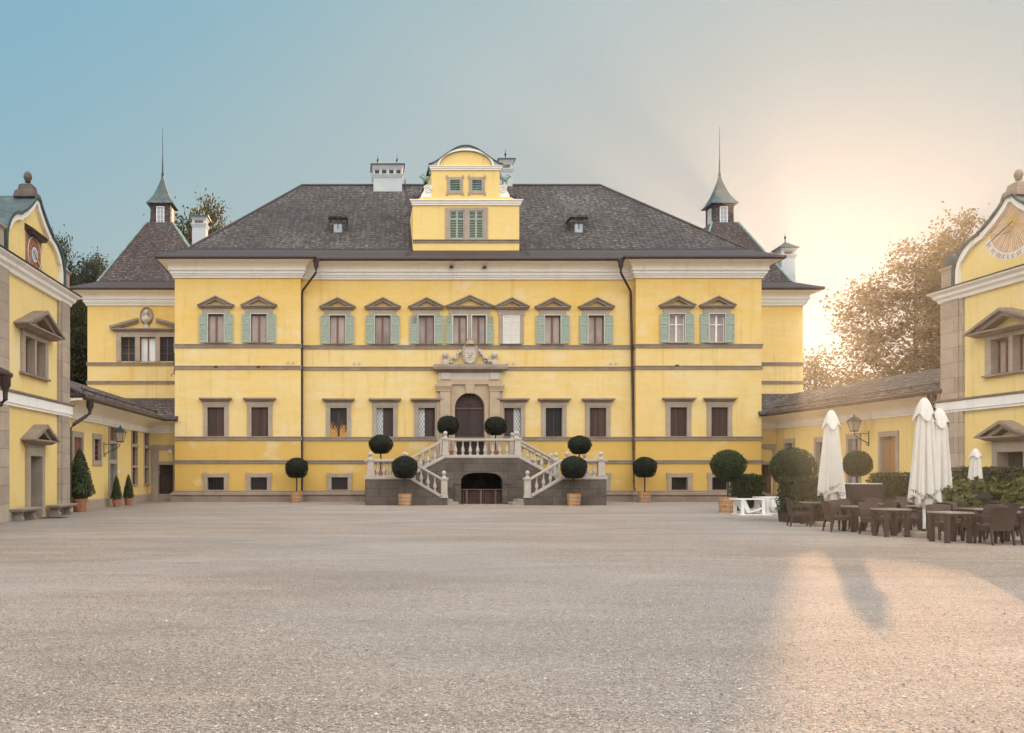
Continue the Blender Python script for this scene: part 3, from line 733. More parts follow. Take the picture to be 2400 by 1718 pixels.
for s in (-1, 1):
    mb = MB(); rnd = random.Random(5 + s)
    for i in range(70):
        t = rnd.random(); ux = .52 + t * .85; zz = .78 * (1 - t) ** 1.7 + .16 * (t ** 4) + .05
        rad = .045 + .10 * math.sin(PI * min(1, t * 1.1)) ** .8
        a = rnd.random() * 2 * PI
        mb.ball(fr.p(c + s * ux, .16 + rad * .8 * math.cos(a), ZE + .02 + zz + rad * math.sin(a)), .045 + .02 * rnd.random(), 6)
    mb.build('garland', M['portalpale'], crest, smooth=True)
    bx = c + s * (X(1158, YC) - DX)
    mb = MB(); mb.frus(fr, (bx - .18, bx + .18, .02, .38), ZE, (bx - .17, bx + .17, .03, .37), ZE + .2); mb.lathe(fr.p(bx, .2, ZE + .2), [(.16, 0), (.08, .08), (.075, .13), (.11, .17), (.05, .2)], 14)
    mb.ball(fr.p(bx, .2, ZE + .56), .19, 18); mb.build('ball_finial', M['pale'], portal, smooth=True)

# ------------------------------------------------------------------ gable over the door
Yg = YC - .02; FG = Fr((0, Yg, 0), (1, 0, 0), (0, -1, 0)); sg = 2000 / Yg
gx0, gx1 = X(967.7, Yg), X(1217, Yg); gc = (gx0 + gx1) / 2
z0, z1 = 14.7, Z(481.5, Yg); ux0, ux1 = X(1011, Yg), X(1171, Yg); z2 = Z(399.4, Yg)
mb = MB()
w0, w1 = X(1053.5, Yg), X(1132.5, Yg); wm0, wm1 = X(1088, Yg), X(1098.5, Yg); wz0, wz1 = Z(561, Yg), Z(494, Yg)
sv = [(X(a, Yg), X(b, Yg), Z(448, Yg), Z(422, Yg)) for a, b in ((1054.5, 1078), (1106, 1129.5))]
mb.sheet(FG, gx0, gx1, z0, z1, [(w0, wm0, wz0, wz1), (wm1, w1, wz0, wz1)])
for x in (gx0, gx1): mb.face([(x, Yg, z0), (x, 58, z0), (x, 58, z1), (x, Yg, z1)])
mb.sheet(FG, ux0, ux1, z1, z2, sv)
for x in (ux0, ux1): mb.face([(x, Yg, z1), (x, 57.5, z1), (x, 57.5, z2), (x, Yg, z2)])
# sloping shoulders beside the upper stage
for s, a, b in ((-1, ux0, gx0), (1, ux1, gx1)):
    mb.prism(FG, [(a, z1), (b - s * .12, z1 + .2), (b - s * .45, z1 + .48), (a, z1 + .5)] if s > 0 else [(a, z1), (a, z1 + .5), (b + .45, z1 + .48), (b + .12, z1 + .2)], -1.2, 0)
# arched top field
ah = X(1155, Yg) - X(1033, Yg); za0 = Z(390.5, Yg); ztop = Z(355, Yg)
ac = (ux0 + ux1) / 2
mb.prism(FG, [(ac + ah / 2 * math.cos(PI * i / 24), za0 + (ztop - za0) * math.sin(PI * i / 24)) for i in range(25)], -1.0, 0)
gable = mb.build('gable', M['plaster2'], palace, recalc=False)
mb = MB(); mb.mould(FG, gx0, gx1, [(0, z1), (.08, z1), (.08, z1 + .08), (.13, z1 + .12), (.13, z1 + .2), (.2, z1 + .25), (.2, z1 + .31), (0, z1 + .33)], 1, 1)
mb.mould(FG, ux0, ux1, [(0, z2), (.07, z2), (.07, z2 + .07), (.12, z2 + .11), (.12, z2 + .17), (.16, z2 + .2), (.16, z2 + .23), (0, z2 + .235)], 1, 1)
mb.build('gable_cornice', M['white'], gable)
# swept copper hood over the arch
hwid = (ux1 - ux0) / 2 + .17; zp = Z(343, Yg); zl = Z(386, Yg)
outer = []
for i in range(41):
    t = -1 + i / 20; a = abs(t)
    zz = zl + (zp - zl) * (.5 + .5 * math.cos(PI * min(1, a))) ** .78
    outer.append((ac + hwid * t, zz))
inner = [(ac + (ah / 2 + .02) * math.cos(PI * i / 24), za0 + (ztop - za0 + .02) * math.sin(PI * i / 24)) for i in range(25)]
mb = MB(); mb.prism(FG, [(outer[0][0], za0 - .0)] + outer + [(outer[-1][0], za0)] + inner, -.8, .10); mb.build('arch_moulding', M['mouldgreen'], gable)
mb = MB(); io = [(a, b - .09) for a, b in outer]
mb.prism(FG, [(a, b + .03) for a, b in outer] + [(a, b - .03) for a, b in outer][::-1], -7.0, .20); mb.build('copper_hood', M['copper'], gable)
mb = MB(); inner2 = [(ac + (ah / 2 + .13) * math.cos(PI * i / 24), za0 + (ztop - za0 + .12) * math.sin(PI * i / 24)) for i in range(25)]
mb.prism(FG, inner2 + inner[::-1], .1, .16); mb.build('arch_rib', M['white'], gable)
mb = MB(); mb.mould(FG, gx0 - .01, gx1 + .01, [(0, 15.28), (.05, 15.28), (.05, 15.43), (.09, 15.43), (.09, 15.47), (0, 15.47)]); mb.build('gable_band', M['trim'], gable)
# louvred window pairs
mb = MB(); o0, o1 = X(1043.5, Yg), X(1143, Yg); zt = Z(487, Yg)
mb.box(FG, o0, w0, 0, .06, wz0 - .06, zt); mb.box(FG, w1, o1, 0, .06, wz0 - .06, zt); mb.box(FG, wm0, wm1, 0, .06, wz0 - .06, wz1); mb.box(FG, w0, w1, 0, .058, wz1, zt)
gw = mb.build('gable_window', M['stone'], gable)
for a, b in ((w0, wm0), (wm1, w1)):
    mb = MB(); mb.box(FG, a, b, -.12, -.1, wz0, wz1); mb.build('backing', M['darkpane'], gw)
    mm = (a + b) / 2
    for p, q in ((a, mm), (mm, b)):
        shutter_mb(FG, p + .004, q - .004, wz0, wz1, -.02, back=False, mid=.70, n=(5, 11), open_top=True, th=.08).build('shutter', M['shutter'], gw)
for a, b, c0, c1 in sv:
    mb = MB(); t = .17
    for q in ((a - t, a, c0 - t, c1 + t), (b, b + t, c0 - t, c1 + t), (a, b, c1, c1 + t), (a, b, c0 - t, c0)): mb.box(FG, q[0], q[1], 0, .05, q[2], q[3])
    for uu in (a - t, b + t):
        for zz in (c0 - t, c1 + t): mb.box(FG, uu - .06, uu + .06, 0, .055, zz - .09, zz + .09)
    v = mb.build('attic_vent', M['stone'], gable)
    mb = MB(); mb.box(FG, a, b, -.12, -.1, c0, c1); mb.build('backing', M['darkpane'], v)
    mb = MB(); f = .03
    for q in ((a, a + f, c0, c1), (b - f, b, c0, c1), (a + f, b - f, c1 - f, c1), (a + f, b - f, c0, c0 + f)): mb.box(FG, q[0], q[1], -.01, .03, q[2], q[3])
    for i in range(6):
        z = c0 + f + i * (c1 - c0 - .06) / 6; mb.mould(FG, a + f, b - f, [(-.06, z + .05), (.0, z + .0), (.0, z + .025), (-.06, z + .075)])
    mb.build('louvres', M['coppergreen'], v)
# scrolls and ibex-headed figures on the shoulders
for s, a in ((-1, ux0), (1, ux1)):
    zb = z1 + .5; mb = MB()
    prof = [(0, zb), (.62, zb), (.58, zb + .16), (.44, zb + .38), (.42, zb + .52), (.36, zb + .66), (.22, zb + .74), (0, zb + .72)]
    mb.prism(FG, [(a + s * p, q) for p, q in prof], -.35, -.02)
    pts = []
    for i in range(34):
        t = i / 33; ang = t * 4.6 * PI; r = .235 * (1 - t) + .02
        pts.append(FG.p(a + s * (.2 + r * math.cos(ang + .3)), 0.0, zb + .47 + r * math.sin(ang + .3)))
    mb.tube(pts, .034, 6)
    scroll = mb.build('scroll', M['white'], gable, smooth=True)
    mb = MB()
    mb.tube([FG.p(a + s * .0, -.3, zb + .76), FG.p(a + s * .2, -.3, zb + .81), FG.p(a + s * .42, -.3, zb + .7), FG.p(a + s * .5, -.3, zb + .5), FG.p(a + s * .56, -.3, zb + .3), FG.p(a + s * .8, -.3, zb + .12), FG.p(a + s * 1.0, -.3, zb + .1), FG.p(a + s * 1.06, -.3, zb + .2)], .06, 6)
    mb.build('scroll_flashing', M['gutter'], scroll)
    # beast: chest, neck, head and foreleg, tail curving up the wall
    mb = MB(); zz = zb + .84
    mb.tube([FG.p(a + s * .02, -.18, zz + .78), FG.p(a + s * .06, -.18, zz + .55), FG.p(a + s * .16, -.18, zz + .36), FG.p(a + s * .3, -.18, zz + .28)], .05, 8, .15)
    mb.tube([FG.p(a + s * .24, -.18, zz + .26), FG.p(a + s * .38, -.18, zz + .24), FG.p(a + s * .5, -.18, zz + .38), FG.p(a + s * .58, -.18, zz + .45)], .15, 10, .07)
    mb.tube([FG.p(a + s * .52, -.18, zz + .46), FG.p(a + s * .62, -.18, zz + .45), FG.p(a + s * .70, -.18, zz + .38)], .075, 8, .045)
    for d in (-.24, -.12):
        mb.tube([FG.p(a + s * .4, d, zz + .24), FG.p(a + s * .45, d, zz + .12), FG.p(a + s * .43, d, zz - .0)], .05, 6, .03)
        mb.tube([FG.p(a + s * .22, d, zz + .22), FG.p(a + s * .2, d, zz + .12), FG.p(a + s * .24, d, zz - .0)], .06, 6, .03)
        mb.tube([FG.p(a + s * .55, d, zz + .5), FG.p(a + s * .47, d, zz + .56), FG.p(a + s * .38, d, zz + .5)], .022, 6, .01)
    mb.build('beast_statue', M['coppergreen'], gable, smooth=True)
# step flashings down the roof beside the gable
for s, x in ((-1, gx0), (1, gx1)):
    mb = MB(); mb.bar(Fr((x + s * .04, 0, 0), (0, 1, 0), (s, 0, 0)), (Yg, z0 + .05), (58, z0 + .05 + (58 - Yg) * .895), .3, 0, .05); mb.tube([(x + s * .1, Yg - .1, 14.95), (x + s * .42, ye + .55, 14.4)], .03, 6); mb.build('flashing', M['gutter'], gable)

# ------------------------------------------------------------------ small roof dormers
def roof_z(y): return zk + (y - yk) * (zr - zk) / (yr - yk)
for px in (792, 1357):
    yf = 52.15; x = X(px, yf); zb = roof_z(yf) - .03; h = .95; w = .52; fr = Fr((0, yf, 0), (1, 0, 0), (0, -1, 0))
    mb = MB(); ybk_ = yf + 2.0
    q = .26
    for a, b, c0, c1 in ((x - w, x - w + q, zb, zb + h), (x + w - q, x + w, zb, zb + h), (x - w + q, x + w - q, zb + h - .26, zb + h)): mb.box(W, a, b, yf, ybk_, c0, c1)
    mb.frus(W, (x - w - .06, x + w + .06, yf - .12, ybk_ + .6), zb + h, (x - w + .0, x + w - .0, yf - .10, ybk_ + .9), zb + h + .12)
    d = mb.build('roof_dormer', M['roof'], palace)
    mb = MB(); mb.box(W, x - w + q, x + w - q, yf + .06, yf + .1, zb, zb + h - .26); mb.build('pane', M['greypane'], d)
    mb = MB(); mb.box(W, x - .02, x + .02, yf + .02, yf + .058, zb + .3, zb + h - .26); mb.box(W, x - w + q, x + w - q, yf + .0, yf + .055, zb + h - .33, zb + h - .262); mb.build('sash', M['brown'], d)

# ------------------------------------------------------------------ chimneys
def chimney(x, y, w, dth, zb, zn, zc, zt_, name='chimney', parent=palace, slots=0, balls=1, pair=False):
    """zb base, zn string, zc eaves of the cap, zt top"""
    mb = MB(); H = zc - zn
    mb.box(W, x - w / 2, x + w / 2, y - dth / 2, y + dth / 2, zb, zn - .25)
    mb.frus(W, (x - w / 2 - .02, x + w / 2 + .02, y - dth / 2 - .02, y + dth / 2 + .02), zn - .25, (x - w / 2 - .09, x + w / 2 + .09, y - dth / 2 - .09, y + dth / 2 + .09), zn - .06)
    mb.box(W, x - w / 2 - .1, x + w / 2 + .1, y - dth / 2 - .1, y + dth / 2 + .1, zn - .06, zn)
    zo0, zo1 = zn, zn + H * .5
    n = max(1, slots); cell = w / n
    ow = cell * .62
    for i in range(n + 1):
        a = x - w / 2 + i * cell - (cell - ow) / 2; b = a + (cell - ow)
        a, b = max(a, x - w / 2), min(b, x + w / 2)
        mb.box(W, a, b, y - dth / 2, y + dth / 2, zo0, zo1)
    mb.frus(W, (x - w / 2, x + w / 2, y - dth / 2, y + dth / 2), zo1, (x - w / 2 - .13, x + w / 2 + .13, y - dth / 2 - .13, y + dth / 2 + .13), zc)
    ch = mb.build(name, M['chimney'], parent)
    mb = MB(); e = .2
    mb.box(W, x - w / 2 - e, x + w / 2 + e, y - dth / 2 - e, y + dth / 2 + e, zc + .002, zc + .06)
    k = .5 if pair else .04
    mb.frus(W, (x - w / 2 - e, x + w / 2 + e, y - dth / 2 - e, y + dth / 2 + e), zc + .06, (x - (w / 2 - .3 if pair else .05), x + (w / 2 - .3 if pair else .05), y - .05, y + .05), zt_)
    mb.build('chimney_cap', M['copper'], ch)
    for d in ((-(w / 2 - .3), w / 2 - .3) if pair else (0,)):
        mb = MB(); mb.lathe((x + d, y, zt_ - .03), [(.035, 0), (.03, .26), (.075, .32), (.085, .38), (.05, .45), (.02, .5), (.006, .78)], 10); mb.build('spike', M['iron'], ch, smooth=True)
    return ch
yq = 57.3
chimney(X(908, yq), yq - .1, X(941, yq) - X(875, yq), 1.2, 20.3, Z(416.5, yq), Z(396, yq), Z(389, yq), slots=4, pair=True)
chimney(X(1186.5, yq), yq + .3, .80, .8, 20.2, Z(396, yq), Z(376, yq), Z(370, yq), slots=1)
ych = 58.5
chimney(X(469, ych), ych, .92, .92, 15.5, Z(528, ych), Z(513, ych), Z(505, ych), slots=1)
ych = 60.6
chimney(X(1840, ych), ych, .98, .98, 13.0, Z(600, ych), Z(586, ych), Z(568.5, ych), slots=1)

# ------------------------------------------------------------------ downpipes
for pxh, pyh, px0, px1 in ((740.7, 607, 708, 708), (1456, 612, 1478.5, 1487)):
    y = YC - .14; xv = X(px0, y); xw = X(px1, y); xh = X(pxh, 49.3)
    mb = MB(); mb.lathe((xh, 49.38, 13.42), [(.07, 0), (.08, .1), (.15, .22), (.15, .40), (.2, .52), (.2, .62)], 12)
    mb.tube([(xh, 49.38, 13.5), (xh, 49.38, 13.3), (xh + (xv - xh) * .12, 49.5, 13.18), (xv - (xv - xh) * .06, y - .05, 12.95 - .5), (xv, y, 12.7 - .4), (xv + (xw - xv) * .3, y, 9), (xw, y - .0, .9), (xw, y - .14, .7), (xw, y - .16, .05)], .068, 10)
    for z in (11.5, 9.4, 7.1, 5.0, 3.1, 1.2): mb.lathe((xv + (xw - xv) * (1 - z / 12.4), y, z), [(.085, 0), (.085, .06)], 10)
    mb.build('downpipe', M['gutter'], palace, smooth=True)
# ================================================================== TOWER BLOCKS behind the palace
YS = 58.25; SS = 2000 / YS
def tower_block(x0, x1, xt, left):
    lab = 'yellow corner block with lantern turret and a bust over its triple window' if left else 'yellow corner block with lantern turret rising behind the chimney by the sun'
    t = thing('corner_block', lab, 'building', ((x0 + x1) / 2, YS + 4, 0))
    fr = Fr((0, YS, 0), (1, 0, 0), (0, -1, 0)); yb = YS + 8.6; cx = (x0 + x1) / 2
    hol = []
    if left:
        o = [(X(284, YS), X(317, YS)), (X(328, YS), X(364.5, YS)), (X(375, YS), X(408, YS))]; zo0, zo1 = Z(846.5, YS), Z(790, YS)
        hol = [(a, b, zo0, zo1) for a, b in o]
    mb = MB(); mb.sheet(fr, x0, x1, 0, 13.4, hol)
    for x in (x0, x1): mb.face([(x, YS, 0), (x, yb, 0), (x, yb, 13.4), (x, YS, 13.4)])
    mb.face([(x0, yb, 0), (x1, yb, 0), (x1, yb, 13.4), (x0, yb, 13.4)])
    mb.build('wall', M['plaster'], t, recalc=False)
    def around2(mb, prof):
        mb.mould(fr, x0, x1, prof, 1, 1)
        for x, d in ((x0, -1), (x1, 1)): mb.mould(Fr((x, YS, 0), (0, 1, 0), (d, 0, 0)), 0, yb - YS, prof, 1, 1)
    for z0, z1 in ((9.02, 9.24), (7.76, 7.97), (5.95, 6.12)):
        mb = MB(); around2(mb, [(0, z0), (.06, z0), (.06, z1 - .05), (.085, z1 - .05), (.085, z1), (0, z1)]); mb.build('string_course', M['trim'], t)
    mb = MB(); around2(mb, cor); mb.build('cornice', M['white'], t)
    mb = MB(); around2(mb, cove); mb.build('eaves_cove', M['cove'], t)
    mb = MB(); around2(mb, gut); mb.build('gutter', M['gutter'], t, smooth=True)
    e, k = .96, .5; zc_ = 14.2; zk_ = 14.85
    yt = 62.4; q = .95; zt_ = 19.75
    E = [(x0 - e, YS - e, zc_), (x1 + e, YS - e, zc_), (x1 + e, yb + e, zc_), (x0 - e, yb + e, zc_)]
    Kk = [(x0 + k, YS + k, zk_), (x1 - k, YS + k, zk_), (x1 - k, yb - k, zk_), (x0 + k, yb - k, zk_)]
    T = [(xt - q, yt - q, zt_), (xt + q, yt - q, zt_), (xt + q, yt + q, zt_), (xt - q, yt + q, zt_)]
    mb = MB()
    for i in range(4):
        j = (i + 1) % 4
        mb.cur = 0; mb.face([Kk[i], Kk[j], T[j], T[i]])
        mb.cur = 1; mb.face([E[i], E[j], Kk[j], Kk[i]])
    mb.cur = 1; mb.box(W, x0 + k, x1 - k, YS + k - .05, YS + k + .04, zk_ - .06, zk_ + .05)
    mb.box(W, x0 - e, x1 + e, YS - e, YS - e + .08, 14.06, 14.22)
    mb.build('roof', [M['roof2'], M['roofdark']], t, recalc=False)
    mb = MB()
    for i in range(4): mb.tube([Kk[i], T[i]], .075, 6)
    mb.build('hip_flashing', M['coppergreen'], t)
    # lantern turret
    w = .72; zb, zw = zt_ - .4, 21.2
    def ring(hh, z): return [(xt - hh, yt - hh, z), (xt + hh, yt - hh, z), (xt + hh, yt + hh, z), (xt - hh, yt + hh, z)]
    mb = MB(); wh, wz0, wz1 = .27, 19.72, 20.95
    for o_, u_, v_ in (((xt, yt - w, 0), (1, 0, 0), (0, -1, 0)), ((xt, yt + w, 0), (1, 0, 0), (0, 1, 0)), ((xt - w, yt, 0), (0, 1, 0), (-1, 0, 0)), ((xt + w, yt, 0), (0, 1, 0), (1, 0, 0))):
        mb.sheet(Fr(o_, u_, v_), -w, w, zb, zw, [(-wh, wh, wz0, wz1)])
    tur = mb.build('turret', M['roof2'], t, recalc=False)
    for o_, u_, v_ in (((xt, yt - w, 0), (1, 0, 0), (0, -1, 0)), ((xt - w, yt, 0), (0, 1, 0), (-1, 0, 0)), ((xt + w, yt, 0), (0, 1, 0), (1, 0, 0))):
        f2 = Fr(o_, u_, v_); mb = MB(); b = .05
        for p in ((-wh - .02, -wh + b, wz0, wz1), (wh - b, wh + .02, wz0, wz1), (-wh + b, wh - b, wz1 - b, wz1 + .02), (-wh + b, wh - b, wz0 - .02, wz0 + b)): mb.box(f2, p[0], p[1], -.04, .03, p[2], p[3])
        for i in (1, 2, 3): mb.box(f2, -wh + b, wh - b, -.02, .005, wz0 + i * (wz1 - wz0) / 4 - .012, wz0 + i * (wz1 - wz0) / 4 + .012)
        mb.box(f2, -.015, .015, -.022, .008, wz0 + b, wz1 - b)
        sash = mb.build('turret_window', M['whitepaint'], tur)
        mb = MB(); mb.box(f2, -wh, wh, -.06, -.04, wz0, wz1); mb.build('pane', M['greypane'], sash)
    mb = MB(); prev = None; prof = [(.98, 21.15), (.96, 21.22), (.80, 21.42), (.55, 21.85), (.36, 22.35), (.20, 22.85), (.10, 23.2), (.055, 23.6)]
    for hh, z in prof:
        r_ = ring(hh, z)
        if prev:
            for i in range(4): mb.face([prev[i], prev[(i + 1) % 4], r_[(i + 1) % 4], r_[i]])
        prev = r_
    mb.face(ring(.98, 21.15)); 
    mb.build('turret_roof', M['copper'], tur, recalc=False)
    mb = MB(); mb.lathe((xt, yt, 23.4), [(.085, 0), (.11, .1), (.06, .3), (.05, .9), (.028, 1.4), (.012, 3.6)], 8); mb.build('needle', M['iron'], tur)
    if left:
        mb = MB(); a0, b0 = X(273, YS), X(419, YS); cw = (a0 + b0) / 2
        zs = [a0, o[0][0], o[0][1], o[1][0], o[1][1], o[2][0], o[2][1], b0]
        for i in range(0, 8, 2): mb.box(fr, zs[i], zs[i + 1], 0, .08, zo0 - .0, zo1)
        mb.box(fr, a0, b0, 0, .085, zo1, zo1 + .33)
        for a, b in o: reveal(mb, fr, a, b, zo0, zo1, .3)
        tw = mb.build('triple_window', M['stone'], t)
        mb = MB(); mb.cap(fr, a0 - .15, b0 + .15, zo1 + .34, zo1 + .58, .12, .3, .2)
        zq = zo1 + .585; hwid = X(419, YS) - cw + .42; zap = Z(741, YS)
        for s in (-1, 1):
            pA, pB = (cw + s * hwid, zq + .06), (cw + s * .62, zap - .24)
            mb.bar(fr, pA, pB, .17, 0, .28); mb.bar(fr, (pA[0] - s * .25, pA[1] - .09), (pB[0], pB[1] - .14), .10, 0, .20)
        mb.build('broken_pediment', M['trim'], tw)
        nx, nz = X(344, YS), Z(741, YS)
        ov = [(nx + .42 * math.cos(2 * PI * i / 24), nz + .58 * math.sin(2 * PI * i / 24)) for i in range(24)]
        mb = MB(); mb.prism(fr, ov, 0, .03); mb.build('niche', M['portal'], tw)
        mb = MB(); mb.tube([fr.p(p[0], .05, p[1]) for p in ov + ov[:1]], .05, 6); mb.build('niche_rim', M['trim'], tw)
        mb = MB(); mb.frus(fr, (nx - .16, nx + .16, 0, .2), nz - .82, (nx - .10, nx + .10, 0, .2), nz - .55)
        mb.box(fr, nx - .38, nx + .38, 0, .22, nz - .90, nz - .82)
        mb.lathe(fr.p(nx, .14, nz - .5), [(.06, -.06), (.12, 0), (.30, .14), (.33, .28), (.27, .40), (.11, .47), (.085, .55), (.10, .60)], 14)
        mb.ball(fr.p(nx, .16, nz + .23), .145, 12, 1.25)
        mb.lathe(fr.p(nx, .26, nz + .14), [(.02, 0), (.035, .02), (.03, .06), (.012, .11)], 6)
        mb.ball(fr.p(nx - .05, .27, nz + .25), .02, 6); mb.ball(fr.p(nx + .05, .27, nz + .25), .02, 6); mb.ball(fr.p(nx, .14, nz + .33), .14, 10, .7)
        mb.build('bust', M['portalpale'], tw, smooth=True)
        for i, (a, b) in enumerate(o):
            pane(fr, a, b, zo0, zo1, -.2, M['whitepane'] if i == 1 else M['darkpane'], tw)
            mb = MB(); mm = (a + b) / 2; wd = .05
            for p, q_ in ((a, a + wd), (b - wd, b)): mb.box(fr, p, q_, -.199, -.15, zo0, zo1)
            mb.box(fr, mm - .045, mm + .045, -.198, -.14, zo0, zo1); mb.box(fr, a + wd, b - wd, -.197, -.155, zo1 - .06, zo1)
            if i != 1:
                for j in (1, 2): mb.box(fr, a + wd, b - wd, -.1985, -.17, zo0 + j * (zo1 - zo0) / 3 - .025, zo0 + j * (zo1 - zo0) / 3 + .025)
            mb.build('sash', M['mullion'], tw)
            if i == 0: lattice_mb(fr, a, b, zo0 + .55 * (zo1 - zo0), zo1, -.15, .11, .16, .012).build('leading', M['iron'], tw)
            if i == 2: lattice_mb(fr, a, b, zo0, zo1, -.14, .11, .16, .012).build('leading', M['iron'], tw)
    return t
tower_block(X(205, YS), -9.6, X(376, 61.7), True)
tower_block(22.6, 30.35, X(1696, 61.7), False)

# ================================================================== PAVILIONS with ogee gables
HP = [(0.0, 11.86), (.20, 11.86), (.30, 11.72), (.45, 11.58), (.62, 11.45), (.9, 11.24), (1.16, 11.08), (1.40, 10.95), (1.48, 10.94), (1.50, 10.86), (1.72, 10.82), (1.98, 10.74), (2.2, 10.63), (2.42, 10.46), (2.58, 10.28), (2.72, 10.05), (2.80, 9.80), (2.82, 9.12)]
def hp_w(z):                                   # half width of the gable at height z
    for (a, za), (b, zb) in zip(HP[1:], HP[2:]):
        if zb <= z <= za: return a + (b - a) * (za - z) / max(1e-6, za - zb)
    return 0 if z > HP[0][1] else 2.82
def pavilion(fr, half, clock):
    lab = ('yellow pavilion with a scrolled gable carrying a round red clock' if clock else 'yellow pavilion with a scrolled gable painted with a sundial')
    o = fr.p(0, -3, 0); t = thing('gabled_pavilion', lab, 'building', (o.x, o.y, 0))
    D = 7.5                                       # depth behind the front
    sd = [(Fr(fr.p(half, 0, 0), -fr.v, fr.u)), (Fr(fr.p(-half, 0, 0), -fr.v, -fr.u))]
    wu0, wz0, wz1 = .98, 5.32, 6.64
    dz = 2.3; dw = .58 if clock else .62
    hol = [(-wu0, -.10, wz0, wz1), (.10, wu0, wz0, wz1), (-dw, dw, -.3, dz)]
    mb = MB(); mb.sheet(fr, -half, half, -.3, 9.1, hol)
    for f in sd: mb.sheet(f, 0, D, -.3, 9.1)
    mb.build('wall', M['plaster2'], t, recalc=False)
    gp = [(-a, z) for a, z in HP[::-1]] + HP[1:]
    mb = MB(); mb.prism(fr, [(-2.82, 8.9)] + gp + [(2.82, 8.9)], -.4, 0); g = mb.build('gable', M['plaster2'], t, recalc=False)
    def offs(d): return [(u * (1 - d / 3.0) if abs(u) > .25 else u, z - d * (1.25 if abs(u) < 1.45 else .8)) for u, z in gp]
    inn = [(math.copysign(max(0, abs(u) - (.17 if abs(u) > 1.45 else .13)), u), z - (.17 if abs(u) < 2.6 else .02)) for u, z in gp]
    mb = MB(); mb.prism(fr, gp + inn[::-1], 0, .14); mb.build('gable_moulding', M['white'], g, recalc=True)
    out = [(u * 1.03 + math.copysign(.03, u), z + .07) for u, z in gp]
    mb = MB(); mb.prism(fr, out + [(u, z - .01) for u, z in gp[::-1]], -D, .22); mb.build('metal_roof', M['copper'], t)
    mb = MB(); mb.prism(fr, [(-2.9, 8.9)] + gp + [(2.9, 8.9)], -D + .02, -D + .3); mb.build('rear_gable', M['plaster2'], t)
    # quoin pilasters
    for s in (-1, 1):
        a, b = sorted((s * half * 1.003, s * (half - 1.25)))
        mb = MB(); mb.box(fr, a, b, -.01, .10, -.3, 4.0); mb.box(fr, a + .18, b - .18, .09, .16, -.3, 4.0); mb.box(fr, a - (.06 if s < 0 else 0), b + (.06 if s > 0 else 0), -.01, .2, -.3, .35)
        mb.build('quoin', M['quoin'], t)
        mb = MB(); mb.box(fr, a, b, -.01, .10, 4.56, 8.62); mb.box(fr, a + .18, b - .18, .09, .16, 4.56, 8.62); mb.build('quoin', M['quoin'], t)
        a, b = sorted((s * 2.86, s * (half - .05)))
        mb = MB(); mb.box(fr, a, b, -.7, .1, 9.16, 9.86); mb.cap(Fr(fr.p(0, -.7, 0), fr.u, fr.v), a, b, 9.862, 10.02, .8, .88, .06)
        mb.box(fr, a + .12, b - .12, .095, .13, 9.3, 9.75); mb.build('gable_pier', M['quoin'], t)
        if not clock:
            mb = MB(); m_ = (a + b) / 2; mb.prism(fr, [(m_ + .36 * math.cos(PI * i / 12), 10.02 + .55 * math.sin(PI * i / 12)) for i in range(13)], -.65, .05); mb.build('pier_dome', M['copper'], t)
    # cornice and storey band
    pc = [(0, 8.6), (.12, 8.6), (.16, 8.72), (.26, 8.8), (.28, 8.9), (.42, 9.0), (.42, 9.06), (0, 9.06)]
    pb = [(0, 4.0), (.13, 4.0), (.13, 4.06), (.17, 4.1), (.17, 4.44), (0, 4.44)]
    pt_ = [(0, 4.442), (.20, 4.442), (.24, 4.50), (.24, 4.54), (0, 4.56)]
    pr_ = [(0, 9.062), (.46, 9.062), (.47, 9.1), (.0, 9.24)]
    for nm, p, m in (('cornice', pc, 'white'), ('storey_band', pb, 'white'), ('band_ledge', pt_, 'trim'), ('ledge_roof', pr_, 'roofdark')):
        mb = MB(); mb.mould(fr, -half, half, p, 1, 1)
        for f in sd: mb.mould(f, 0, D, p, 1, 1)
        mb.build(nm, M[m], t)
    # double window under a deep pediment
    mb = MB()
    for a, b in ((-wu0 - .3, -wu0), (-.10, .10), (wu0, wu0 + .3)): mb.box(fr, a, b, 0, .09, wz0 - .02, wz1)
    mb.box(fr, -wu0 - .3, wu0 + .3, 0, .10, wz1, 6.84)
    for a, b in ((-wu0, -.10), (.10, wu0)): reveal(mb, fr, a, b, wz0, wz1, .34)
    w = mb.build('window', M['stone'], t)
    mb = MB(); mb.box(fr, -wu0 - .4, wu0 + .4, 0, .16, wz0 - .10, wz0 - .022); mb.build('sill', M['trim'], w)
    def deep_ped(u, hw_, zb, za, d, par):
        mb = MB(); mb.cap(fr, u - hw_ + .28, u + hw_ - .28, zb - .16, zb, d * .55, d * .92, .16)
        th = .13; sl = (za - zb) / hw_
        mb.prism(fr, [(u - hw_, zb), (u, za), (u + hw_, zb), (u + hw_, zb - .05), (u + hw_ - .12, zb - .05), (u, za - th), (u - hw_ + .12, zb - .05), (u - hw_, zb - .05)], 0, d)
        mb.prism(fr, [(u - hw_ + .3, zb + .002), (u, za - th - .002), (u + hw_ - .3, zb + .002), (u + hw_ - .3 - .16 / sl, zb + .002), (u, za - th - .17), (u - hw_ + .3 + .16 / sl, zb + .002)], 0, d * .7)
        return mb.build('pediment', M['trim'], par)
    deep_ped(0, 1.9, 6.98, 7.72, .55, w)
    for a, b in ((-wu0, -.10), (.10, wu0)):
        pane(fr, a, b, wz0, wz1, -.26, M['curtain'], w)
        mullion_mb(fr, a, b, wz0, wz1, -.26, .05).build('sash', M['mullion'], w)
    # door
    mb = MB()
    for s in (-1, 1):
        a, b = sorted((s * dw, s * (dw + .26))); mb.box(fr, a, b, 0, .12, -.3, dz)
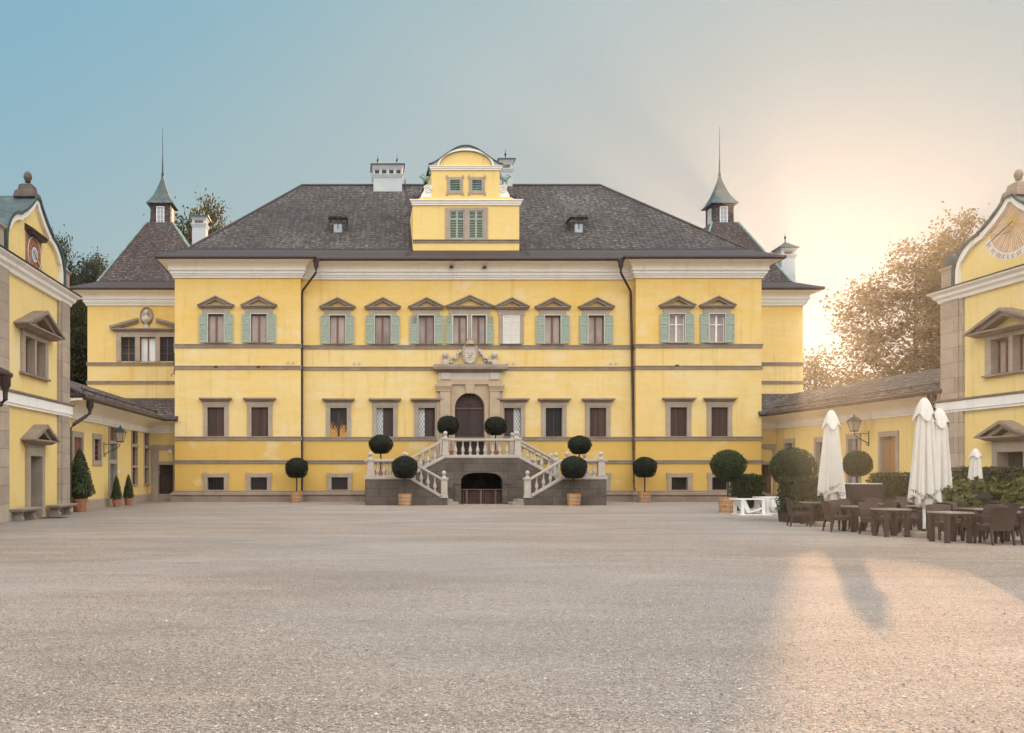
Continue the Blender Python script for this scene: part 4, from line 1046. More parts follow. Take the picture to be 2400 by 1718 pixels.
    mb.box(fr, -dw - .26, dw + .26, 0, .13, dz, dz + .32)
    reveal(mb, fr, -dw, dw, 0.0, dz, .5); mb.box(fr, -dw - .3, dw + .3, 0, .10, dz + .33, 2.82)
    d = mb.build('doorway', M['stone'], t)
    deep_ped(0, 1.28, 2.9, 3.48, .55, d)
    mb = MB(); mb.box(fr, -dw, dw, -.38, -.33, -.3, dz)
    for s in (-1, 1):
        a, b = sorted((s * .06, s * (dw - .1)))
        for p, q in ((.2, .95), (1.08, 2.1)): mb.box(fr, a, b, -.331, -.31, p, q)
    mb.build('door_leaf', M['door'], d)
    # finial
    mb = MB(); f0 = Fr(fr.p(0, -.22, 0), fr.u, fr.v)
    for hw_, a, b in ((.40, 11.86, 12.10), (.33, 12.10, 12.16), (.27, 12.16, 12.36), (.19, 12.36, 12.41)): mb.frus(f0, (-hw_, hw_, -hw_, hw_), a, (-hw_ * .88, hw_ * .88, -hw_ * .88, hw_ * .88), b)
    c0 = f0.p(0, 0, 12.41); mb.lathe(c0, [(.13, 0), (.06, .03), (.05, .06), (.09, .09), (.12, .11), (.07, .13), (.12, .18), (.15, .25), (.152, .31), (.13, .40), (.08, .47), (.02, .50)], 16)
    mb.build('finial', M['greywall'] if clock else M['trim'], t, smooth=True)
    if clock:
        u, z, r = -.08, 9.78, .63
        mb = MB(); mb.box(fr, u - .72, u + .72, 0, .05, 9.15, 10.52); k = mb.build('clock', M['panel'], t)
        mb = MB(); mb.prism(Fr(fr.p(u, 0, 0), -fr.v, fr.u) if False else fr, [(u - .80, 10.50), (u + .80, 10.50), (u + .80, 10.57), (u - .80, 10.57)], 0, .30)
        mb.frus(fr, (u - .80, u + .80, 0, .30), 10.571, (u - .80, u + .80, 0, .02), 10.74); mb.box(fr, u - .72, u + .72, .05, .26, 10.40, 10.499); mb.build('clock_hood', M['gutter'], k)
        def disc(rad, n=40): return [(u + rad * math.cos(2 * PI * i / n), z + rad * math.sin(2 * PI * i / n)) for i in range(n)]
        def ringp(mb, ra, rb, v0, v1, n=40):
            for i in range(n):
                a, b = 2 * PI * i / n, 2 * PI * (i + 1) / n
                mb.prism(fr, [(u + ra * math.cos(a), z + ra * math.sin(a)), (u + rb * math.cos(a), z + rb * math.sin(a)), (u + rb * math.cos(b), z + rb * math.sin(b)), (u + ra * math.cos(b), z + ra * math.sin(b))], v0, v1)
        mb = MB(); mb.prism(fr, disc(r), .05, .066); mb.build('dial', M['dialred'], k)
        mb = MB(); ringp(mb, r - .01, r + .03, .06, .075); mb.build('dial_rim', M['dialwhite'], k)
        mb = MB(); mb.prism(fr, disc(.28), .066, .08); mb.build('dial_centre', M['dialblue'], k)
        mb = MB(); ringp(mb, .15, .175, .08, .086); mb.build('dial_ring', M['darkblue'], k)
        mb = MB()
        for i, nm in enumerate(('XII', 'I', 'II', 'III', 'IIII', 'V', 'VI', 'VII', 'VIII', 'IX', 'X', 'XI')):
            a = R(90 - 30 * i); vs, fs = text_mesh(nm, .2); rb = .36
            P = []
            for v in vs:
                lx, ly = v.x * .8, v.y * 1.25
                P.append(fr.p(u - (rb + ly) * math.cos(a) * -1 + lx * math.sin(a), .072, z + (rb + ly) * math.sin(a) - lx * math.cos(a)))
            mb.poly(P, fs)
        mb.build('hour_numerals', M['gold'], k, recalc=False)
        mb = MB(); hd = Fr(fr.p(u, 0, 0), fr.u, fr.v); a = R(-38)
        mb.bar(hd, (-.18 * math.cos(a), z - .18 * math.sin(a)), (.5 * math.cos(a), z + .5 * math.sin(a)), .045, .10, .115)
        mb.prism(hd, [(.36 * math.cos(a) + .07 * math.cos(t_), z + .36 * math.sin(a) + .07 * math.sin(t_)) for t_ in [2 * PI * i / 10 for i in range(10)]], .098, .118)
        mb.prism(hd, [(.06 * math.cos(t_), z + .06 * math.sin(t_)) for t_ in [2 * PI * i / 10 for i in range(10)]], .098, .118)
        mb.prism(hd, [(-.12 + .05 * math.cos(t_), z + .12 + .05 * math.sin(t_)) for t_ in [2 * PI * i / 10 for i in range(10)]], .088, .104)
        mb.build('clock_hand', M['gold'], k)
    else:
        zc = 10.95; R1, R2 = 1.13, 1.42
        def rmax(a, lim):
            r = .05
            while r < lim:
                uu, zz = r * math.cos(a), zc + r * math.sin(a)
                if zz > 11.62 or abs(uu) > hp_w(zz + .18) - .17: break
                r += .01
            return r
        n = 150; pts = []
        for i in range(n):
            a = 2 * PI * i / n; rr = rmax(a, R1); pts.append((rr * math.cos(a), zc + rr * math.sin(a)))
        mb = MB()
        for i in range(n): mb.face([fr.p(0, .006, zc), fr.p(*[pts[i][0], .006, pts[i][1]]), fr.p(pts[(i + 1) % n][0], .006, pts[(i + 1) % n][1])])
        k = mb.build('sundial', M['ochre'], t, recalc=False)
        mb = MB()
        for i in range(56):
            a = 2 * PI * (i + .5) / 56; h = .026 + .010 * ((i * 7) % 3)
            rr = rmax(a, R1 - .01) - .01
            mb.face([fr.p(.17 * math.cos(a), .010, zc + .17 * math.sin(a)), fr.p(rr * math.cos(a - h), .010, zc + rr * math.sin(a - h)), fr.p(rr * math.cos(a + h), .010, zc + rr * math.sin(a + h))])
        mb.build('painted_rays', M['ray'], k, recalc=False)
        mb = MB(); mb.face([fr.p(.19 * math.cos(2 * PI * i / 24), .013, zc + .19 * math.sin(2 * PI * i / 24)) for i in range(24)]); mb.build('painted_sun', M['gold'], k, recalc=False)
        mb = MB(); a0, a1 = 198, 342
        for i in range(48):
            a, b = R(a0 + (a1 - a0) * i / 48), R(a0 + (a1 - a0) * (i + 1) / 48)
            mb.face([fr.p(R1 * math.cos(a), .007, zc + R1 * math.sin(a)), fr.p(R2 * math.cos(a), .007, zc + R2 * math.sin(a)), fr.p(R2 * math.cos(b), .007, zc + R2 * math.sin(b)), fr.p(R1 * math.cos(b), .007, zc + R1 * math.sin(b))])
        mb.build('hour_band', M['dialwhite'], k, recalc=False)
        mb = MB()
        for nm, ad in (('VI', 207), ('VII', 222), ('VIII', 237), ('IX', 249), ('X', 260), ('XI', 270), ('XII', 283), ('I', 303), ('II', 322)):
            # u of this frame runs away from the camera; the reader looks along -v, so mirror u
            a = R(ad); vs, fs = text_mesh(nm, .26); rb = R2 - .04
            P = []
            for v in vs:
                lx, ly = v.x * .75, v.y
                er = Vector((math.cos(a), math.sin(a))); et = Vector((-er.y, er.x))
                q = er * (rb - ly) + et * lx
                P.append(fr.p(-q.x * -1 if fr.flip else q.x, .011, zc + q.y))
            mb.poly(P, fs)
        mb.build('hour_numerals', M['mullion'], k, recalc=False)
        mb = MB(); mb.tube([fr.p(0, .02, zc), fr.p(-.62 * (1 if fr.flip else -1), .55, zc - .75)], .012, 6); mb.tube([fr.p(-.1, .02, zc - .35), fr.p(-.45 * (1 if fr.flip else -1), .35, zc - .42)], .008, 6); mb.build('gnomon', M['iron'], k)
    return t
FL = Fr((-12.1, 31.8, 0), (0, 1, 0), (1, 0, 0)); FL.flip = False
FRt = Fr((24.58, 32.05, .17), (.025, -1, 0), (-1, -.025, 0)); FRt.flip = True      # u runs towards the camera here: left to right as read
pavilion(FL, 3.7, True)
pavilion(FRt, 3.7, False)

# ================================================================== LOW WINGS
def wing(fr, L, zo, left, corner=None, near=False, holes=()):
    lab = ('low yellow service wing with a lantern between clock pavilion and palace' if left and not near else
           'eave end of a low tiled wing at the very edge, before the clock pavilion' if near else
           'low yellow service wing behind the parasols, with shingle roof and lantern')
    o = fr.p(L / 2, -2, 0); t = thing('low_wing', lab, 'building', (o.x, o.y, 0))
    mb = MB(); mb.sheet(fr, 0, L, -.3, 4.9 + zo, holes); mb.build('wall', M['plaster2'], t, recalc=False)
    ev = 1.15; ze = 4.82 + zo
    e0 = 0.0
    k1 = -1 if corner else 0
    pw = [(0, 4.05 + zo), (.10, 4.05 + zo), (.10, 4.13 + zo), (.14, 4.17 + zo), (.14, 4.36 + zo), (0, 4.36 + zo)]
    pcv = [(0, 4.36 + zo), (.12, 4.36 + zo)] + [(.12 + (ev - .2) * (1 - math.cos(a)), 4.36 + zo + .36 * math.sin(a)) for a in [PI / 2 * i / 6 for i in range(1, 7)]] + [(ev - .04, ze - .02), (0, ze - .02)]
    pg = [(ev + .09 * math.cos(a), ze + .0 + .10 * math.sin(a)) for a in [2 * PI * i / 12 for i in range(12)]]
    prf = [(ev + .0, ze + .06), (ev - .02, ze + .14), (-1.9, ze + .14 + (ev + 1.88) * .45), (-1.9, ze - .05), (0, ze - .02)]
    pbase = [(0, -.3), (.05, -.3), (.05, .42), (0, .44)]
    parts = [('wall_base', pbase, 'stone', 0), ('cornice', pw, 'white', 0), ('eaves_cove', pcv, 'cove', 0), ('gutter', pg, 'gutter', 0), ('roof', prf, 'roof2' if left else 'roof', 0)]
    for nm, p, m, _ in parts:
        mb = MB(); mb.mould(fr, e0, L, p, 0, k1)
        if corner: mb.mould(corner[0], corner[1], corner[2], p, -1, 0)
        mb.build(nm, M[m], t, smooth=(nm == 'gutter'))
    mb = MB()
    a, b = (ev - .3, ze + .14 + .3 * .45), (ev - .1, ze + .5)
    for i in range(int(L / 1.6)):
        uu = .8 + i * 1.6; mb.tube([fr.p(uu, ev - .35, ze + .25), fr.p(uu, ev - .22, ze + .45)], .02, 6)
    mb.tube([fr.p(.4, ev - .26, ze + .40), fr.p(L - .4 - (ev if corner else 0), ev - .26, ze + .40)], .035, 6)
    mb.build('snow_rail', M['gutter'], t)
    return t, ze, ev
# ---- left wing
YW0, YW1, XW = 35.48, 51.0, -12.55
FWL = Fr((XW, YW0, 0), (0, 1, 0), (1, 0, 0)); FBL = Fr((XW, YW1, 0), (1, 0, 0), (0, -1, 0))
def yu(px): return XW * 2000 / (px - 840) - YW0
LW = YW1 - YW0
def yz(py, px): return Z(py, XW * 2000 / (px - 840))
lw = [('louvred_window', yu(171.3), yu(191), 2.28, 3.27), ('casement_window', yu(219), yu(234.5), 2.28, 3.30), ('service_door', yu(256), yu(271), 0.0, 4.0), ('tall_window', yu(308.5), yu(320), 1.05, 4.02), ('tall_window', yu(337.5), yu(346.5), 1.05, 4.02)]
bw = XL - XW
gate = (.30 + .32, bw - .30, -.2, 2.18)
lwing, ze, ev = wing(FWL, LW, 0, True, corner=(FBL, 0, bw + .2), holes=[(a, b, c, d) for _, a, b, c, d in lw])
mb = MB(); mb.sheet(FBL, 0, bw, -.3, 4.9, [gate]); mb.build('passage_wall', M['plaster2'], lwing, recalc=False)
mb = MB(); mb.face([(XW, YW1, 4.98), (XL - .02, YW1 - ev, 4.98), (XL - .02, YS, 6.3), (XW - 1.9, YS, 6.3)]); mb.face([(XW - 1.9, YW1, 6.3), (XW - 1.9, YS, 6.3), (XW - 1.9, YS, 4), (XW - 1.9, YW1, 4)]); mb.build('passage_roof', M['roof2'], lwing, recalc=False)
def wall_opening(fr, nm, a, b, c, d, par, kind):
    mb = MB(); t = .18 if kind != 'tall' else .10
    if kind == 'door':
        for p, q in ((a - t, a), (b, b + t)): mb.box(fr, p, q, 0, .06, -.2, d)
        mb.box(fr, a, b, 0, .062, 2.15, 2.36); mb.box(fr, a, b, 0, .061, 3.18, 3.32)
    else:
        for p, q in ((a - t, a), (b, b + t)): mb.box(fr, p, q, 0, .06, c - (.25 if kind == 'win' else 0), d + (.25 if kind == 'win' else 0))
        if kind == 'win': mb.box(fr, a, b, 0, .062, d, d + .26); mb.box(fr, a, b, 0, .064, c - .24, c)
        else:
            mb.box(fr, a - .12, b + .12, 0, .11, 3.12, 3.30); mb.box(fr, a, b, 0, .08, 1.98, 2.1); mb.box(fr, a - .1, b + .1, 0, .1, c - .08, c)
    reveal(mb, fr, a, b, max(c, 0), d, .2)
    w = mb.build(nm, M['stone'], par)
    return w
for nm, a, b, c, d in lw:
    kind = 'door' if nm == 'service_door' else 'tall' if nm == 'tall_window' else 'win'
    w = wall_opening(FWL, nm, a, b, c, d, lwing, kind)
    if nm == 'louvred_window':
        for p, q in ((a, (a + b) / 2 - .004), ((a + b) / 2 + .004, b)): shutter_mb(FWL, p, q, c, d, -.08, n=(4, 9)).build('shutter', M['louvre'], w)
    elif kind == 'door':
        mb = MB(); mb.box(FWL, a, b, -.16, -.12, -.1, 2.15); mb.build('door_leaf', M['greendoor'], w)
        mb = MB(); mb.box(FWL, a, b, -.16, -.12, 2.36, 3.18); mb.build('transom_panel', M['greendoor'], w, label='green transom panel')
        mb = MB(); mb.box(FWL, a, b, -.16, -.12, 3.32, d); mb.build('transom_light', M['brown2'], w)
    else:
        pane(FWL, a, b, c, d, -.15, M['darkpane'], w)
        mb = MB(); m_ = (a + b) / 2; mb.box(FWL, a, a + .05, -.149, -.09, c, d); mb.box(FWL, b - .05, b, -.149, -.09, c, d); mb.box(FWL, m_ - .035, m_ + .035, -.148, -.085, c, d)
        for j in range(1, 4): mb.box(FWL, a + .05, b - .05, -.147, -.11, c + j * (d - c) / 4 - .02, c + j * (d - c) / 4 + .02)
        mb.build('sash', M['mullion'], w)
# passage gate with stone surround
mb = MB(); g0, g1 = gate[0], gate[1]
mb.box(FBL, .22, g0 - .0, 0, .10, -.2, 3.36); mb.box(FBL, g1, bw - .02, 0, .10, -.2, 3.36); mb.box(FBL, g0, g1, 0, .102, 3.10, 3.36); mb.box(FBL, g0, g1, 0, .098, 2.18, 2.38)
reveal(mb, FBL, g0, g1, 0, 2.18, .2); pg_ = mb.build('passage_doorway', M['stone'], lwing)
mb = MB(); mb.box(FBL, g0, g1, -.22, -.18, -.1, 1.55); mb.box(FBL, g0, g1, -.3, -.28, 1.55, 2.18); mb.build('gate_leaf', M['door'], pg_)
mb = lattice_mb(FBL, g0, g1, 1.55, 2.12, -.17, .2, .34, .022); mb.box(FBL, g0, g1, -.18, -.14, 2.1, 2.15); mb.box(FBL, g0, g1, -.18, -.14, 1.53, 1.57); mb.build('gate_lattice', M['iron'], pg_)
mb = MB(); mb.box(FBL, g1 - .27, g1 - .07, .0, .10, 2.86, 3.10); tag(mb.build('wall_box', M['whitepaint']), 'small white box on the wall above the dark iron passage gate', 'wall box')
# downpipe at the near end of the left wing
mb = MB(); hx, hy = XW + ev, YW0 + .75
mb.lathe((hx, hy, 4.32), [(.08, 0), (.11, .08), (.16, .18), (.16, .42), (.19, .48)], 12)
mb.tube([(hx, hy, 4.4), (hx, hy - .02, 4.2), (hx - .12, hy - .12, 4.08), (XW + .62, YW0 + .3, 3.72), (XW + .5, YW0 + .16, 3.5), (XW + .5, YW0 + .14, 2), (XW + .5, YW0 + .14, .05)], .075, 10)
mb.build('downpipe', M['gutter'], lwing, smooth=True)
mb = MB(); mb.box(FWL, yu(273.5), yu(281.5), 0, .02, 1.68, 1.84); tag(mb.build('door_plate', M['whitepaint']), 'small white plate on the wall right of the grey service door', 'sign')
# ---- the wing before the clock pavilion, only its eave end in view
FWN = Fr((XW - .05, 14, 0), (0, 1, 0), (1, 0, 0))
nwing, _, _ = wing(FWN, 28.08 - 14, .06, True, near=True)
mb = MB(); hx, hy = XW + ev - .02, 27.6
mb.lathe((hx, hy, 4.30), [(.08, 0), (.11, .1), (.17, .2), (.17, .46), (.2, .52)], 12)
mb.tube([(hx, hy, 4.35), (hx, hy, 4.05), (hx - .1, hy - .06, 3.9), (XW + .4, hy - .4, 3.62), (XW + .16, hy - .45, 3.4), (XW + .16, hy - .45, .05)], .08, 10)
mb.build('downpipe', M['gutter'], nwing, smooth=True)
# ---- right wing
XA, XB_, Y0r, Y1r = 25.55, 25.0, 35.6, 51.0
ud = Vector((XB_ - XA, Y1r - Y0r, 0)).normalized()
FWR = Fr((XA, Y0r, 0), ud, (-ud.y, ud.x, 0)); LR = (Y1r - Y0r) / ud.y
FBR = Fr((XB_, Y1r, 0), (-1, 0, 0), (0, -1, 0))
def yur(px):
    k = (px - 840) / 2000; y = (XA + (Y0r) * .0357) / (k + .0357); return (y - Y0r) / ud.y
rw = [('side_door', yur(2067), yur(2101), 0, 3.42), ('tall_window', yur(1991), yur(2013), 1.0, 3.42), ('side_door', yur(1915), yur(1936), 0, 3.38), ('casement_window', yur(1842), yur(1859), 2.3, 3.42)]
rw = [(n, min(a, b), max(a, b), c, d) for n, a, b, c, d in rw]
zo = .28
rwing, zer, evr = wing(FWR, LR, zo, False, corner=(FBR, 0, XB_ - XR + .2), holes=[(a, b, c, d) for _, a, b, c, d in rw])
bwr = XB_ - XR
mb = MB(); mb.sheet(FBR, 0, bwr, -.3, 5.1, [(.25, bwr - .2, -.2, 2.2)]); mb.build('passage_wall', M['plaster2'], rwing, recalc=False)
mb = MB(); mb.face([(XB_, Y1r, 5.26), (XR + .02, Y1r - evr, 5.26), (XR + .02, YS, 6.5), (XB_ + 1.9, YS, 6.5)]); mb.face([(XB_ + 1.9, Y1r, 6.5), (XB_ + 1.9, YS, 6.5), (XB_ + 1.9, YS, 4), (XB_ + 1.9, Y1r, 4)]); mb.build('passage_roof', M['roof'], rwing, recalc=False)
for nm, a, b, c, d in rw:
    mb = MB(); t_ = .2
    for p, q in ((a - t_, a), (b, b + t_)): mb.box(FWR, p, q, 0, .07, -.2 if 'door' in nm else c - .2, d)
    mb.box(FWR, a - t_, b + t_, 0, .075, d, d + .26)
    reveal(mb, FWR, a, b, max(0, c), d, .25); w = mb.build(nm, M['stone'], rwing)
    m_ = (a + b) / 2
    if nm == 'side_door':
        mb = MB(); mb.box(FWR, a, b, -.2, -.16, -.1, d)
        for p, q in ((a, m_), (m_, b)):
            for z0_, z1_ in ((.25, 1.25), (1.4, 3.2)): mb.box(FWR, p + .08, q - .08, -.161, -.14, z0_, z1_)
        mb.build('door_leaf', M['ochrewood'] if a < 8 else M['brown'], w)
    else:
        pane(FWR, a, b, c, d, -.15, M['greypane'] if nm == 'tall_window' else M['louvre'], w)
        mb = MB(); mb.box(FWR, m_ - .04, m_ + .04, -.149, -.09, c, d); mb.box(FWR, a, b, -.148, -.1, c + (d - c) * .6 - .03, c + (d - c) * .6 + .03); mb.build('sash', M['mullion'], w)
mb = MB(); mb.box(FBR, .1, .25, 0, .1, -.2, 3.4); mb.box(FBR, bwr - .2, bwr - .02, 0, .1, -.2, 3.4); mb.box(FBR, .25, bwr - .2, 0, .102, 3.15, 3.4); mb.box(FBR, .25, bwr - .2, 0, .098, 2.2, 2.38)
pgr = mb.build('passage_doorway', M['stone'], rwing)
mb = MB(); mb.box(FBR, .25, bwr - .2, -.22, -.18, -.1, 1.5); mb.box(FBR, .25, bwr - .2, -.3, -.28, 1.5, 2.2); mb.build('gate_leaf', M['brown2'], pgr)
mb = lattice_mb(FBR, .25, bwr - .2, 1.5, 2.15, -.17, .2, .34, .022); mb.build('gate_lattice', M['iron'], pgr)
mb = MB(); h0 = FWR.p(.7, evr, 0); mb.lathe((h0.x, h0.y, 4.6), [(.08, 0), (.11, .08), (.17, .18), (.17, .42), (.2, .48)], 12)
q0 = FWR.p(.1, .1, 0); mb.tube([(h0.x, h0.y, 4.65), (h0.x, h0.y, 4.45), (h0.x + .1, h0.y - .1, 4.3), (q0.x - .1, q0.y + .1, 3.9), (q0.x, q0.y, 3.7), (q0.x, q0.y, .05)], .075, 10)
mb.build('downpipe', M['gutter'], rwing, smooth=True)
# ================================================================== DOUBLE STAIRCASE
SC = 6.66; Y1, Y2, Y3 = 44.5, 46.1, 47.7; ZT1, ZT2 = 1.40, 2.56
stair = thing('double_staircase', 'grey stone double staircase with pale balustrades before the palace door', 'staircase', (SC, 46.5, 0))
F1, F2, F3 = (Fr((SC, y, 0), (1, 0, 0), (0, -1, 0)) for y in (Y1, Y2, Y3))
mb = MB()
A_OUT, A_L, A_B, A_T, A_G = 6.27, 4.05, 2.02, 1.95, 1.13
for s in (-1, 1):
    P = [(A_OUT, 0), (A_OUT, ZT1), (A_L, ZT1), (A_B + .25, .40), (A_B, .40), (A_B, 0)]
    mb.prism(F1, [(s * a, z) for a, z in P], -.30, 0)                          # front parapet of the lower flight
    mb.prism(F1, [(s * a, z) for a, z in [(A_OUT, 0), (A_OUT, ZT1 - .02), (A_L + .15, ZT1 - .02), (A_L + .15, 0)]], -1.6, -.301)   # body under the landing
    mb.box(F2, *sorted((s * A_OUT, s * (A_L - .2))), -1.6, -.001, 0, ZT1 - .02)
    mb.box(F3, *sorted((s * A_OUT, s * (A_L + .2))), -2.0, -.001, 0, ZT1 - .02)
    P2 = [(A_L, 0), (A_L, ZT1 - .02), (A_T, ZT2), (A_T, 0)]
    mb.prism(F3, [(s * a, z) for a, z in P2], -.28, 0)                         # rear parapet of the upper flight
# grotto wall under the upper flights, pierced by a flat arch
gp = [(-A_L - .1, 0), (-A_L - .1, ZT1), (-A_L + .05, ZT1), (-A_T, ZT2), (A_T, ZT2), (A_L - .05, ZT1), (A_L + .1, ZT1), (A_L + .1, 0)]
arc = [(A_G, 0), (A_G, 1.12)] + [(A_G * math.copysign(abs(math.cos(t)) ** .62, math.cos(t)), 1.12 + .58 * math.sin(t) ** .75) for t in [PI * i / 20 for i in range(1, 20)]] + [(-A_G, 1.12), (-A_G, 0)]
mb.prism(F2, gp + arc, -.45, 0)
mb.prism(F2, [(-A_T, ZT2 - .3), (A_T, ZT2 - .3), (A_T, ZT2 - .02), (-A_T, ZT2 - .02)], -4.0, -.451)    # top landing
mb.box(F2, -A_G - .4, A_G + .4, -3.9, -3.8, 0, ZT2 - .3); mb.box(F2, -A_G - .5, -A_G - .4, -3.9, -.45, 0, ZT2 - .3); mb.box(F2, A_G + .4, A_G + .5, -3.9, -.45, 0, ZT2 - .3)
mb.build('stone_wall', M['greywall'], stair)
for s in (-1, 1):
    mb = MB(); mb.box(F2, *sorted((s * (A_G + .0), s * (A_G + .32))), 0, .05, 0, 1.08); mb.box(F2, *sorted((s * (A_G - .0), s * (A_G + .36))), 0, .09, 1.082, 1.18)
    mb.build('arch_pier', M['greywall'], stair)
mb = MB()
for s in (-1, 1):
    n = 8
    for i in range(n):                                                       # lower steps rise outwards, upper steps inwards
        a = A_B + .1 + i * (A_L - A_B) / n; z = .18 + i * (ZT1 - .18) / n
        mb.box(F1, *sorted((s * a, s * (A_L + .2))), -1.6, -.302, max(0, z - .19), z)
        a2 = A_L - i * (A_L - A_T) / 7; mb.box(F2, *sorted((s * a2, s * (A_T - .1))), -1.32, -.452, ZT1 + i * .16 - .2, ZT1 + i * .16 - .01) if i < 8 and a2 > A_T else None
    for i, (w_, z) in enumerate(((.62, .14), (.32, .29))):
        mb.box(F1, *sorted((s * (A_B - w_), s * (A_B + .15))), -1.55, -.10 - .1 * i, 0 if i == 0 else .14, z)
mb.build('steps', M['slab'], stair)
# mouldings that carry the balustrades, handrails, posts, balusters
def rail(a0, z0, a1, z1, fr, s, nm_b, nm_r, v=-.14):
    mb = MB()
    def ob(za, zb, w0, w1):
        mb.prism(Fr(fr.p(0, 0, 0), fr.u, fr.v), [(s * a0, z0 + za), (s * a1, z1 + za), (s * a1, z1 + zb), (s * a0, z0 + zb)], w0, w1)
    ob(0, .12, v - .19, v + .19); ob(-.05, 0, v - .15, v + .17); o = mb.build(nm_b, M['pale'], stair)
    mb = MB(); ob(.86, .90, v - .13, v + .13); ob(.9, .98, v - .17, v + .17); ob(.98, 1.01, v - .12, v + .12); mb.build(nm_r, M['pale'], stair)
bal_prof = [(.075, 0), (.075, .05), (.05, .08), (.06, .13), (.095, .20), (.102, .26), (.085, .34), (.055, .45), (.040, .55), (.038, .60), (.055, .63), (.04, .66), (.06, .70), (.07, .745)]
mb = MB(); mb.box(W, -.085, .085, -.085, .085, 0, .05); mb.lathe((0, 0, .0), bal_prof, 12)
bal0 = mb.build('baluster', M['pale'], stair, smooth=True); used = [0]
def baluster(p):
    if not used[0]: o = bal0; used[0] = 1
    else: o = bal0.copy(); C.objects.link(o)
    o.parent = stair; o.matrix_parent_inverse = world_m(stair).inverted(); o.location = p
def post(p, h, ball=True, w=.16):
    mb = MB(); f = Fr(p, (1, 0, 0), (0, -1, 0))
    mb.box(f, -w - .03, w + .03, -w - .03, w + .03, 0, .14); mb.box(f, -w, w, -w, w, .14, h - .10); mb.box(f, -w - .05, w + .05, -w - .05, w + .05, h - .10, h)
    po = mb.build('post', M['pale'], stair)
    if ball:
        mb = MB(); mb.lathe((p[0], p[1], p[2] + h), [(.13, 0), (.12, .04), (.07, .07), (.06, .10), (.085, .13), (.06, .15)], 14); mb.ball((p[0], p[1], p[2] + h + .25), .115, 14); mb.build('ball_finial', M['pale'], po, smooth=True)
for s in (-1, 1):
    rail(A_OUT + .06, ZT1, A_L - .05, ZT1, F1, s, 'landing_moulding', 'handrail')
    rail(A_L - .05, ZT1, A_B + .3, .42, F1, s, 'flight_moulding', 'handrail')
    rail(A_L + .0, ZT1 + .02, A_T + .05, ZT2 - .02, F2, s, 'flight_moulding', 'handrail')
    rail(A_L + .0, ZT1 + .02, A_T + .05, ZT2 - .02, F3, s, 'flight_moulding', 'handrail')
    rail(A_OUT + .06, ZT1, A_L + .1, ZT1, F3, s, 'landing_moulding', 'handrail')
    X_ = lambda a: SC + s * a
    post((X_(6.02), Y1 + .14, ZT1 + .1), .93); post((X_(4.25), Y1 + .14, ZT1 + .1), .93); post((X_(A_B + .16), Y1 + .14, .38), 1.06)
    post((X_(A_L - .0), Y2 + .14, ZT1 + .1), .93); post((X_(A_T), Y2 + .14, ZT2 + .08), .95); post((X_(A_T), Y3 + .14, ZT2 + .08), .95); post((X_(6.02), Y3 + .14, ZT1 + .1), .93); post((X_(A_L + .1), Y3 + .14, ZT1 + .1), .93)
    for i in range(4): baluster((X_(5.66 - i * .34), Y1 + .14, ZT1 + .115))
    for i in range(4): baluster((X_(5.62 - i * .36), Y3 + .14, ZT1 + .115))
    for i in range(4):
        a = 3.74 - i * .36; baluster((X_(a), Y1 + .14, ZT1 + .105 - (A_L - .05 - a) / (A_L - A_B - .35) * (ZT1 - .42)))
    for yq_ in (Y2, Y3):
        for i in range(4):
            a = 3.66 - i * .38; baluster((X_(a), yq_ + .14, ZT1 + .12 + (A_L - a) / (A_L - A_T) * (ZT2 - ZT1 - .02)))
rail(A_T + .04, ZT2 - .02, -A_T - .04, ZT2 - .02, F2, 1, 'landing_moulding', 'handrail')
for i in range(8): baluster((SC - 1.40 + i * .40, Y2 + .14, ZT2 + .095))
fence = thing('wooden_fence', 'dark wooden fence closing the arched opening below the staircase', 'fence', (SC, Y2 + .3, 0))
mb = MB()
for i in range(19): mb.box(F2, -A_G + .03 + i * .12, -A_G + .12 + i * .12, -.36, -.33, .04, .72)
mb.build('pickets', M['brown'], fence)
for x in (-.78, 0, .78):
    mb = MB(); mb.box(F2, x - .05, x + .05, -.33, -.24, 0, .76); mb.build('fence_post', M['brown2'], fence)
mb = MB(); mb.box(F2, -A_G + .01, A_G - .01, -.38, -.22, .762, .81); mb.build('top_rail', M['brown2'], fence)

# ================================================================== PLANTS
def leaf_cloud(mb, rnd, pts_normals, size, flat=.5):
    for p, n in pts_normals:
        n = (n + Vector((rnd.gauss(0, flat), rnd.gauss(0, flat), rnd.gauss(0, flat)))).normalized()
        a = n.orthogonal().normalized(); q = Quaternion(n, rnd.random() * 6.283); a = q @ a; b = n.cross(a)
        l = size * (.6 + .8 * rnd.random()); w = l * .55
        mb.face([p - a * l * .5, p + b * w * .5 - a * .05 * l, p + a * l * .5, p - b * w * .5 - a * .05 * l])
def sphere_pts(rnd, n, rx, rz, c, depth=.12, lump=.026, flat_bottom=None):
    out = []
    ph = [rnd.random() * 6.28 for _ in range(6)]
    while len(out) < n:
        z = rnd.uniform(-1, 1); a = rnd.random() * 2 * PI; r = math.sqrt(1 - z * z)
        d = Vector((r * math.cos(a), r * math.sin(a), z))
        k = 1 + lump * (math.sin(3 * a + ph[0]) * r + math.sin(5 * z + ph[1]) + .6 * math.sin(7 * a + 4 * z + ph[2]))
        k *= 1 - depth * rnd.random() ** 2.2 + (.06 if rnd.random() < .10 else 0)
        p = Vector((d.x * rx * k, d.y * rx * k, d.z * rz * k))
        if flat_bottom is not None and p.z < -flat_bottom: p.z = -flat_bottom + rnd.uniform(-.04, .02)
        out.append((p + Vector(c), d))
    return out
def tub_mb(r, h):
    mb = MB(); n = 20; P = []
    prof = [(r * .90, 0), (r, h), (r * .9, h), (r * .88, h - .06), (.01, h - .06)]
    mb.lathe((0, 0, 0), prof, n); return mb
